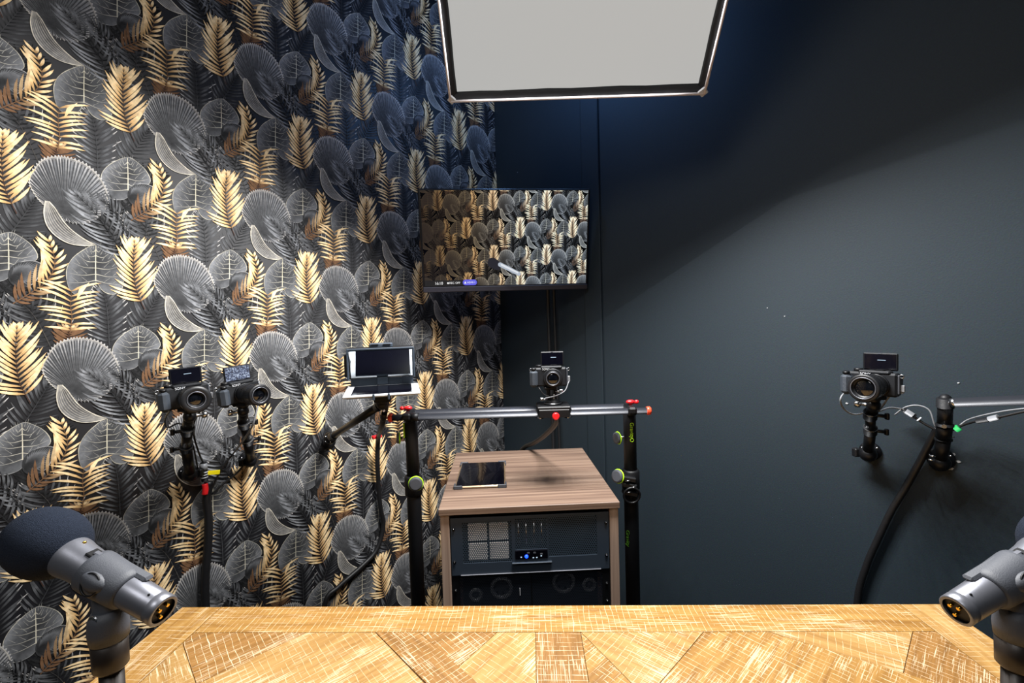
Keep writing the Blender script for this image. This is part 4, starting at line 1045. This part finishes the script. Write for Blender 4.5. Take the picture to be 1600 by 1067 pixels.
p_ = at(967, 684, YS)-Vector((xR, YS+.002, 0)); knob(sR, p_, (-1, -.35, 0), .0195, .035)
p_ = at(967, 744, YS-.03)-Vector((xR, YS+.002, 0)); knob(kR, p_, (-.75, -.6, .2), .0215)
zt1 = at(990, 672, YS).z
text_obj('brand_name', 'Gravity', .0175, 'green', sR, Matrix.Translation((.001, -.0214, zt1+.004)) @ FACE @ Matrix.Rotation(-math.pi/2, 4, 'Z'))
mb = MB(); mb.ring((.001, -.0214, zt1-.0285), (0, 1, 0), .0055, .0011, 22, 6); mb.build('brand_emblem', 'green', sR)
text_obj('brand_name', 'Gravity', .0185, 'green_shaded', sR, Matrix.Translation((-.018, -.0165, at(981, 838, YS).z)) @ Matrix.Rotation(-.8, 4, 'Z') @ FACE @ Matrix.Rotation(-math.pi/2, 4, 'Z'))
# clamp of the right stand: clutch of black jaws
pc_ = at(982, 762, YS-.03)
mb = MB()
for dz, dx, w in ((.03, 0, .05), (.008, .004, .046), (-.018, .006, .05)): mb.box(pc_+Vector((dx, .004, dz)), (w, .03, .018), Matrix.Rotation(.2, 4, 'Y'), bev=.004)
mb.ring(pc_+Vector((.008, -.01, -.022)), (0, 1, .1), .026, .004, 24, 6); mb.build('clamp_jaw', 'black_metal', sR, world=True)
for dx, dz in ((-.012, .026), (.006, .004), (-.01, -.012)):
    mb = MB(); mb.cyl(pc_+Vector((dx, -.012, dz)), pc_+Vector((dx+.014, -.014, dz+.003)), .0022, n=8); mb.build('clamp_pin', 'silver', sR, world=True)

# ================================================================== teleprompter with a tablet
YT = 1.40
tpc = at(596, 567, YT); m_tp = T(tpc, R(14))
tp = thing('teleprompter', 'small black teleprompter hood with angled glass on the wallpaper side', 'teleprompter', m_tp)
hwT, hhT = .097, .046
# hood frame standing behind the glass
mb = MB()
for c, s_ in (((0, .03, hhT), (2*hwT, .1, .004)), ((-hwT, .03, 0), (.004, .1, 2*hhT)), ((hwT, .03, 0), (.004, .1, 2*hhT)), ((0, .08, 0), (2*hwT, .004, 2*hhT)), ((0, .055, -hhT), (2*hwT, .05, .004))): mb.box(c, s_, bev=.001)
mb.build('hood', 'black', tp)
mb = MB()
for c, s_ in (((0, -.022, hhT-.001), (2*hwT+.004, .006, .006)), ((-hwT, -.022, 0), (.006, .006, 2*hhT)), ((hwT, -.022, 0), (.006, .006, 2*hhT))): mb.box(c, s_, bev=.0015)
mb.build('hood_rim', 'panel', tp)
mb = MB(); mb.box((.0, .03, hhT+.008), (.07, .06, .014), bev=.003); mb.build('top_bracket', 'panel', tp)
for dx in (-.018, .018):
    mb = MB(); mb.box((dx, -.001, hhT+.011), (.022, .003, .0035)); mb.build('bracket_slot', 'black', tp)
mb = MB(); mb.box((-hwT-.008, .02, -.005), (.01, .03, .07), bev=.002); mb.build('side_lock', 'black', tp)
gl = None
def mat_glass():
    m, nt, b = new_mat('beam_splitter_glass'); L = nt.links.new
    out = nt.nodes['Material Output']; tr = nd(nt, 'ShaderNodeBsdfTransparent'); gs = nd(nt, 'ShaderNodeBsdfGlossy'); mx = nd(nt, 'ShaderNodeMixShader')
    tr.inputs[0].default_value = (.8, .85, .9, 1); gs.inputs[0].default_value = (.9, .95, 1, 1); gs.inputs['Roughness'].default_value = .01; mx.inputs[0].default_value = .6
    L(tr.outputs[0], mx.inputs[1]); L(gs.outputs[0], mx.inputs[2]); L(mx.outputs[0], out.inputs['Surface']); return m
MT['splitter'] = mat_glass()
mb = MB(); gt_ = Vector((0, -.028, hhT-.006)); gb_ = Vector((0, .030, -hhT+.0)); w_ = hwT-.004
k_ = Vector((0, .0008, .0008))
q = [Vector((-w_, gt_.y, gt_.z)), Vector((w_, gt_.y, gt_.z)), Vector((w_, gb_.y, gb_.z)), Vector((-w_, gb_.y, gb_.z))]
mb.add(q+[p+k_ for p in q], [(0, 1, 2, 3), (4, 7, 6, 5), (0, 4, 5, 1), (1, 5, 6, 2), (2, 6, 7, 3), (3, 7, 4, 0)]); mb.build('glass', 'splitter', tp)
mb = MB(); mb.lathe((0, .07, .004), (0, -1, 0), [(0, .034), (.02, .034), (.024, .03), (.022, .024)], 30); mb.build('lens_collar', 'ring', tp)
mb = MB(); mb.lathe((0, .07, .004), (0, -1, 0), [(.018, .02), (.02, .012), (.021, .002)], 24); mb.build('camera_lens', 'glass', tp)
# tray that carries the tablet
trz = -.080
mb = MB(); mb.box((0, -.04, trz-.0095), (.19, .12, .005), bev=.001); mb.box((0, .034, (trz-hhT)/2-.004), (2*hwT-.004, .006, .036), bev=.001); mb.build('tray', 'panel', tp)
for s_ in (-1, 1):
    mb = MB(); mb.box((s_*.021, -.1165, trz-.008), (.006, .006, .018), bev=.001); mb.build('tray_clip', 'panel', tp)
mb = MB(); mb.box((0, .026, -hhT-.012), (.034, .010, .022), bev=.002); mb.build('latch', 'panel', tp)
mb = MB(); mb.box((0, -.03, trz-.023), (.05, .05, .024), bev=.004); mb.build('mount_block', 'black', tp)
# the tablet itself
m_pt = m_tp @ Matrix.Translation((.002, -.044, trz)) @ Matrix.Rotation(R(4), 4, 'X')
pt_ = thing('white_tablet', 'small white-framed tablet lying face up in the teleprompter tray', 'tablet', m_pt)
mb = MB(); mb.box((0, 0, 0), (.216, .140, .008), bev=.003); mb.build('shell', 'white', pt_)
mb = MB(); mb.box((0, 0, .0038), (.170, .124, .0016)); mb.build('screen', 'screen_off', pt_)
mb = MB(); mb.lathe((.0965, 0, .0035), (0, 0, 1), [(0, .0055), (.0012, .0055)], 18); mb.build('home_button', 'grey_cable', pt_)
# arm from the wall
wT = on_left(513, 690); bT = at(516, 684, wT.y-.06); eT = m_tp @ Vector((0, -.03, trz-.042))
ar = thing('articulated_arm', 'black ball-jointed arm holding up the teleprompter from the wallpapered wall', 'camera mount', Matrix.Translation(wT))
mb = MB(); mb.lathe(wT-WN*.001, WN, [(0, .028), (.008, .029), (.011, .02)], 26); pl = mb.build('wall_plate', 'black_metal', ar, world=True)
mb = MB(); mb.cyl(wT, bT, .012); mb.ball(bT, .025, 22); mb.build('ball_joint', 'black_metal', ar, world=True)
for a in (.8, 2.3, 3.9, 5.4):
    mb = MB(); mb.ball(bT+Vector((math.cos(a)*.014, -.021, math.sin(a)*.014)), .0032, 8); mb.build('joint_screw', 'silver', ar, world=True)
d_ = (eT-bT).normalized()
mb = MB(); mb.cyl(bT+d_*.015, bT+d_*.06, .017, n=20, bev=.003); mb.cyl(bT+d_*.05, eT-d_*.03, .0125, n=20); mb.cyl(eT-d_*.05, eT-d_*.02, .015, n=20, bev=.003); mb.build('tube', 'black_metal', ar, world=True)
mb = MB(); mb.ball(eT-d_*.006, .017, 16); mb.cyl(eT, eT+Z*.014, .015); mb.build('head_joint', 'black', ar, world=True)
mb = MB(); mb.cyl(eT-d_*.03, eT-d_*.03+Vector((.02, -.02, -.012)), .004); mb.build('lever', 'silver', ar, world=True)

# ================================================================== cables
def cable(name, label, pts, r, m='cable', extra=(), n=10):
    o = thing(name, label, 'cable', Matrix.Translation(pts[0]))
    mb = MB(); mb.tube(pts, r, n=n); mb.build('sheath', m, o, world=True)
    for nm, mm, a, b, rr in extra:
        mb = MB(); mb.cyl(a, b, rr, n=12, bev=min(.001, rr*.2)); mb.build(nm, mm, o, world=True)
    return o
def drop(p): return [Vector((p.x, p.y, p.z-.25)), Vector((p.x, p.y, .03))]
oL = lambda px, py, off=.02: on_left(px, py, off)
oR = lambda px, py, off=.026: on_right(px, py, off)
p_ = oL(321, 944)
bun = [oL(326, 752), oL(323, 780), oL(326, 812), oL(325, 850), oL(321, 900), p_]+drop(p_)
lc = cable('cable_bundle', 'thick black sleeved cable bundle under the wide-lens camera with red and yellow tape', bun, .0135)
mb = MB(); mb.tube([oL(320, 756, .032), oL(321, 764, .033), oL(320, 772, .032)], .0095); mb.build('red_tape', 'red', lc, world=True)
mb = MB(); a, b = oL(321, 737, .034), oL(343, 739.5, .034); mb.box((a+b)/2, ((b-a).length, .003, .014), Matrix((WD, -WN, Z)).transposed().to_4x4() @ Matrix.Rotation(.16, 4, 'Y')); mb.build('yellow_tag', 'yellow', lc, world=True)
mb = MB(); mb.cyl(oL(318, 722, .03), oL(320, 752, .03), .0105, n=12, bev=.002); cn = mb.build('connector', 'black', lc, world=True)
mb = MB(); mb.cyl(oL(317.5, 724, .032), oL(318.5, 734, .032), .0112, n=12); mb.build('connector_sleeve', 'grey_cable', cn, world=True)
for y in (737, 741, 745):
    mb = MB(); mb.cyl(oL(319, y, .033), oL(319.2, y+1.4, .033), .0113, n=12); mb.build('connector_band', 'white', cn, world=True)
cable('camera_cable', 'thin black cable from the wide-lens camera to its bundle', [C1 @ Vector((.07, .01, -.012)), at(305, 655, 1.36), at(303, 680, 1.40), at(311, 708, 1.46), oL(317, 722, .03)], .0028)
cable('camera_cable', 'thin looping black cable hanging below the wide-lens camera', [C1 @ Vector((-.03, .012, -.03)), at(258, 655, 1.34), at(262, 668, 1.36), at(283, 662, 1.36), at(300, 690, 1.42), oL(310, 735, .03), oL(318, 752, .025)], .0024)
c2 = cable('camera_cable', 'grey cable from the lit-screen camera running down to a black joint', [C2 @ Vector((.07, .01, -.02)), at(397, 658, 1.42), at(388, 676, 1.45), at(375, 695, 1.5), oL(364, 709, .04)], .003, 'grey_cable')
cable('extension_cable', 'black cable joint and lead slanting to the tape-marked bundle', [oL(368, 705, .04), oL(352, 724, .035), oL(338, 748, .03), oL(329, 768, .025)], .0034, 'cable', (('plug', 'black', oL(369, 702, .04), oL(361, 712, .04), .0085), ('plug_sleeve', 'grey_cable', oL(366, 705.5, .043), oL(363, 709.5, .043), .0088)))
cable('extension_cable', 'second slanting black lead from the lit-screen camera arm to the bundle', [oL(388, 716, .035), oL(372, 737, .03), oL(350, 755, .03), oL(331, 772, .024)], .0034)
p_ = oL(508, 944)
tc_ = cable('teleprompter_cable', 'black cable curving down the wallpaper from the teleprompter with a red tag', [m_tp @ Vector((.012, .01, trz-.03)), at(600, 650, 1.46), at(596, 668, 1.55), oL(591, 684, .1), oL(590, 730, .05), oL(594, 790, .03), oL(599, 820, .02), oL(589, 858, .02), oL(565, 885, .02), oL(530, 916, .02), p_]+drop(p_), .0098)
mb = MB(); a, b = oL(582, 682, .115), oL(595, 682.5, .115); mb.box((a+b)/2, ((b-a).length, .02, .012), Matrix((WD, -WN, Z)).transposed().to_4x4(), bev=.002); mb.build('red_tag', 'red', tc_, world=True)
mb = MB(); mb.cyl(at(600, 645, 1.43), at(598, 662, 1.5), .0085, n=12); mb.build('plug', 'black', tc_, world=True)
p_ = oR(1339, 944)
cable('cable_bundle', 'thick glossy black cable bundle curving down the bare black wall', [oR(1466, 668, .05), oR(1458, 682, .04), oR(1437, 722), oR(1416, 760), oR(1393, 798), oR(1372, 842), oR(1353, 886), p_]+drop(p_), .0092)
cable('camera_cable', 'thin grey cable looping beneath the black wall camera', [C4 @ Vector((-.055, .01, -.02)), at(1313.5, 622, 1.24), at(1318, 638, 1.26), at(1333, 647, 1.27), at(1353, 645, 1.26), at(1372, 643, 1.26), at(1390, 637, 1.28), oR(1410, 639, .05)], .0022, 'grey_cable')
cable('camera_cable', 'grey lead from the black wall camera plug joining the loop', [C4 @ Vector((.067, .004, -.018)), at(1391, 618, 1.23), at(1381, 631, 1.25), at(1372, 642, 1.26)], .003, 'grey_cable')
cable('extension_cable', 'black cable joint slanting towards the wall post on the black wall', [oR(1410, 639, .05), oR(1425, 649, .05), oR(1443, 661, .05), oR(1463, 672, .05)], .0034, 'cable', (('plug', 'black', oR(1412, 640.5, .05), oR(1430, 651.5, .05), .0075), ('plug_sleeve', 'grey_cable', oR(1415, 642, .054), oR(1427, 649.5, .054), .0072), ('plug_band', 'white', oR(1435, 654, .05), oR(1437, 655.5, .05), .0072)))
cable('camera_cable', 'thin grey cable arching over to the wall post on the black wall', [oR(1398, 648, .04), oR(1415, 636, .05), oR(1435, 633.5, .05), oR(1452, 641, .05), oR(1459, 660, .05), oR(1464, 674, .045)], .002, 'grey_cable')
g5 = cable('camera_cable', 'thin black cable with a green tag running beside the long horizontal tube', [oR(1466, 674, .05), oR(1485, 673, .055), oR(1505, 664, .06), oR(1530, 657, .08), oR(1560, 652, .1), oR(1600, 643, .12), oR(1660, 632, .15)], .003, 'cable', (('green_tag', 'green_tag', oR(1492, 671.5, .06), oR(1499, 667.5, .06), .0085), ('plug', 'black', oR(1526, 658, .078), oR(1545, 655, .09), .0065), ('plug_sleeve', 'grey_cable', oR(1545, 655, .09), oR(1560, 651.5, .1), .0068)))
cable('camera_cable', 'thin grey cable running just above the green-tagged cable', [oR(1500, 664, .06), oR(1512, 656, .06), oR(1535, 649, .08), oR(1570, 642, .1), oR(1610, 637, .12), oR(1660, 630, .14)], .0018, 'grey_cable')
cable('slider_cable', 'braided black cable drooping from the slider carriage behind the cabinet', [m_sl @ Vector((cxs+.012, .01, -.012)), at(868, 662, 1.58), at(850, 681, 1.75), at(834, 692, 1.9), at(818, 700, 2.0), at(808, 720, 2.03), at(806, 760, 2.04)], .0095)
cable('camera_cable', 'thin white cable looping below the slider camera', [C3 @ Vector((.069, .004, -.016)), at(888, 598, 1.49), at(883, 610, 1.48), at(872, 617, 1.475), at(858, 621, 1.47), at(852, 622, 1.47)], .0016, 'grey_cable')
cable('camera_cable', 'thin black cable looping below the grip of the slider camera', [C3 @ Vector((-.035, .0, -.03)), at(843, 607, 1.485), at(850, 616, 1.48), at(862, 621, 1.475)], .0016, 'cable')

# ================================================================== microphones on desk stands
def mic(label, slabel, tail, head, foot, side_px):
    ax = (head-tail).normalized(); Lm = (head-tail).length
    m = Matrix.Translation(tail); o = thing('microphone', label, 'microphone', m)
    x, y = ax.cross(Z).normalized(), None; y = x.cross(ax).normalized()
    if y.z < 0: y = -y
    fr = Matrix((x, ax, y)).transposed().to_4x4() @ Matrix.Scale(.93, 4); fr.translation = tail        # local: y along the body, z up
    def add(mb, nm, mm, par=o): return mb.xf(fr).build(nm, mm, par, world=True)
    r0 = .0162
    mb = MB(); mb.lathe((0, 0, 0), (0, 1, 0), [(.0005, .0128), (0, .0150), (.001, r0), (.010, r0), (.0115, r0*.97), (.013, r0*.97), (.014, r0), (.05, .0168), (.10, .0185), (.128, .0205), (.136, .0218), (.142, .0220), (.152, .0220)], 36, cap=False); bd = add(mb, 'body', 'mic')
    mb = MB(); mb.lathe((0, .004, 0), (0, 1, 0), [(0, .0127), (.006, .0126)], 28); add(mb, 'socket', 'black', bd)
    for a in (1.0, 2.5, 4.4):
        mb = MB(); mb.cyl((.0062*math.cos(a), -.0005, .0062*math.sin(a)), (.0062*math.cos(a), .006, .0062*math.sin(a)), .0018, n=10); add(mb, 'pin', 'gold', bd)
    mb = MB(); mb.ball((-.006 if side_px < 0 else .006, .018, .0155), .0014, 8); add(mb, 'set_screw', 'black', bd)
    mb = MB(); mb.box((0, .098, .0192), (.013, .034, .0035), bev=.001); sw = add(mb, 'switch_plate', 'black', bd)
    mb = MB(); mb.box((0, .104, .0215), (.006, .009, .003), bev=.001); add(mb, 'switch', 'mic', sw)
    mb = MB(); mb.ball((.004, .132, .0205), .0021, 10); add(mb, 'indicator', 'gold', bd)
    mb = MB(); mb.box((side_px*-.008, .062, .0168), (.012, .052, .006), bev=.0025); add(mb, 'top_rail', 'rubber', bd)
    mb = MB(); hc = Lm-.02
    prof = []
    for k in range(17):
        t = math.pi*k/16; prof.append((.181-.045*math.cos(t), max(.004, .0385*math.sin(t)**.82)))
    mb.lathe((0, 0, 0), (0, 1, 0), [(p, max(q, .019) if k < 2 else q) for k, (p, q) in enumerate(prof)], 40); fm = add(mb, 'windscreen', 'foam'); fm['label'] = 'dark foam windscreen'
    # holder and desk stand
    so = thing('microphone_stand', slabel, 'microphone stand', Matrix.Translation(foot))
    def adds(mb, nm, mm, par=so, loc=True): return (mb.xf(fr) if loc else mb).build(nm, mm, par, world=True)
    mb = MB(); mb.lathe((0, 0, 0), (0, 1, 0), [(.050, .0176), (.052, .0203), (.060, .0212), (.098, .0230), (.104, .0228), (.106, .0196)], 34); cl = adds(mb, 'clip', 'rubber')
    mb = MB(); mb.ball((side_px*.0165, .080, .007), .0145, 18, (.62, 1.2, .72)); adds(mb, 'thumb_pad', 'rubber', cl)
    mb = MB(); mb.ring((side_px*.0212, .080, .007), (1, 0, -side_px*-.3), .0115, .0011, 28, 6); adds(mb, 'pad_ridge', 'black', cl)
    cc = fr @ Vector((0, .078, -.02)); top = Vector((foot.x, foot.y, cc.z-.012))
    mb = MB(); mb.tube([cc, (cc+top)/2+Z*.004, top-Z*.008], .0125, n=16); adds(mb, 'swivel', 'rubber', so, False)
    mb = MB(); mb.lathe(top-Z*.03, Z, [(0, .0165), (.012, .0175), (.024, .0165), (.032, .0125)], 26); adds(mb, 'swivel_base', 'rubber', so, False)
    mb = MB(); side = ax.cross(Z).normalized(); mb.cyl(top-Z*.004-side*.014, top-Z*.004+side*.02, .006, n=14); adds(mb, 'swivel_bolt', 'silver', so, False)
    mb = MB(); mb.lathe(top-Z*.062, Z, [(0, .0125), (.003, .0152), (.034, .0158)], 26); adds(mb, 'adapter', 'stand', so, False)
    mb = MB(); mb.cyl(Vector((foot.x, foot.y, foot.z+.01)), top-Z*.058, .0105, n=22); adds(mb, 'pole', 'stand', so, False)
    mb = MB(); mb.lathe(foot, Z, [(0, .062), (.006, .064), (.012, .058), (.016, .02), (.03, .014)], 36); adds(mb, 'base', 'stand', so, False)
    return o
tL, hL_ = at(256, 955, .450), at(66, 843, .49); tR, hR_ = at(1493, 955, .450), at(1684, 835, .49)
fL = at(171, 1000, .462); fL.z = TH; fR = at(1586, 1010, .462); fR.z = TH
mic('grey microphone with a round foam windscreen held out over the wallpaper end of the table', 'brown-black desk stand under the microphone at the wallpaper end', tL, hL_, fL, -1)
mic('grey microphone at the black wall end of the table showing three gold pins', 'brown-black desk stand under the microphone at the black wall end', tR, hR_, fR, 1)
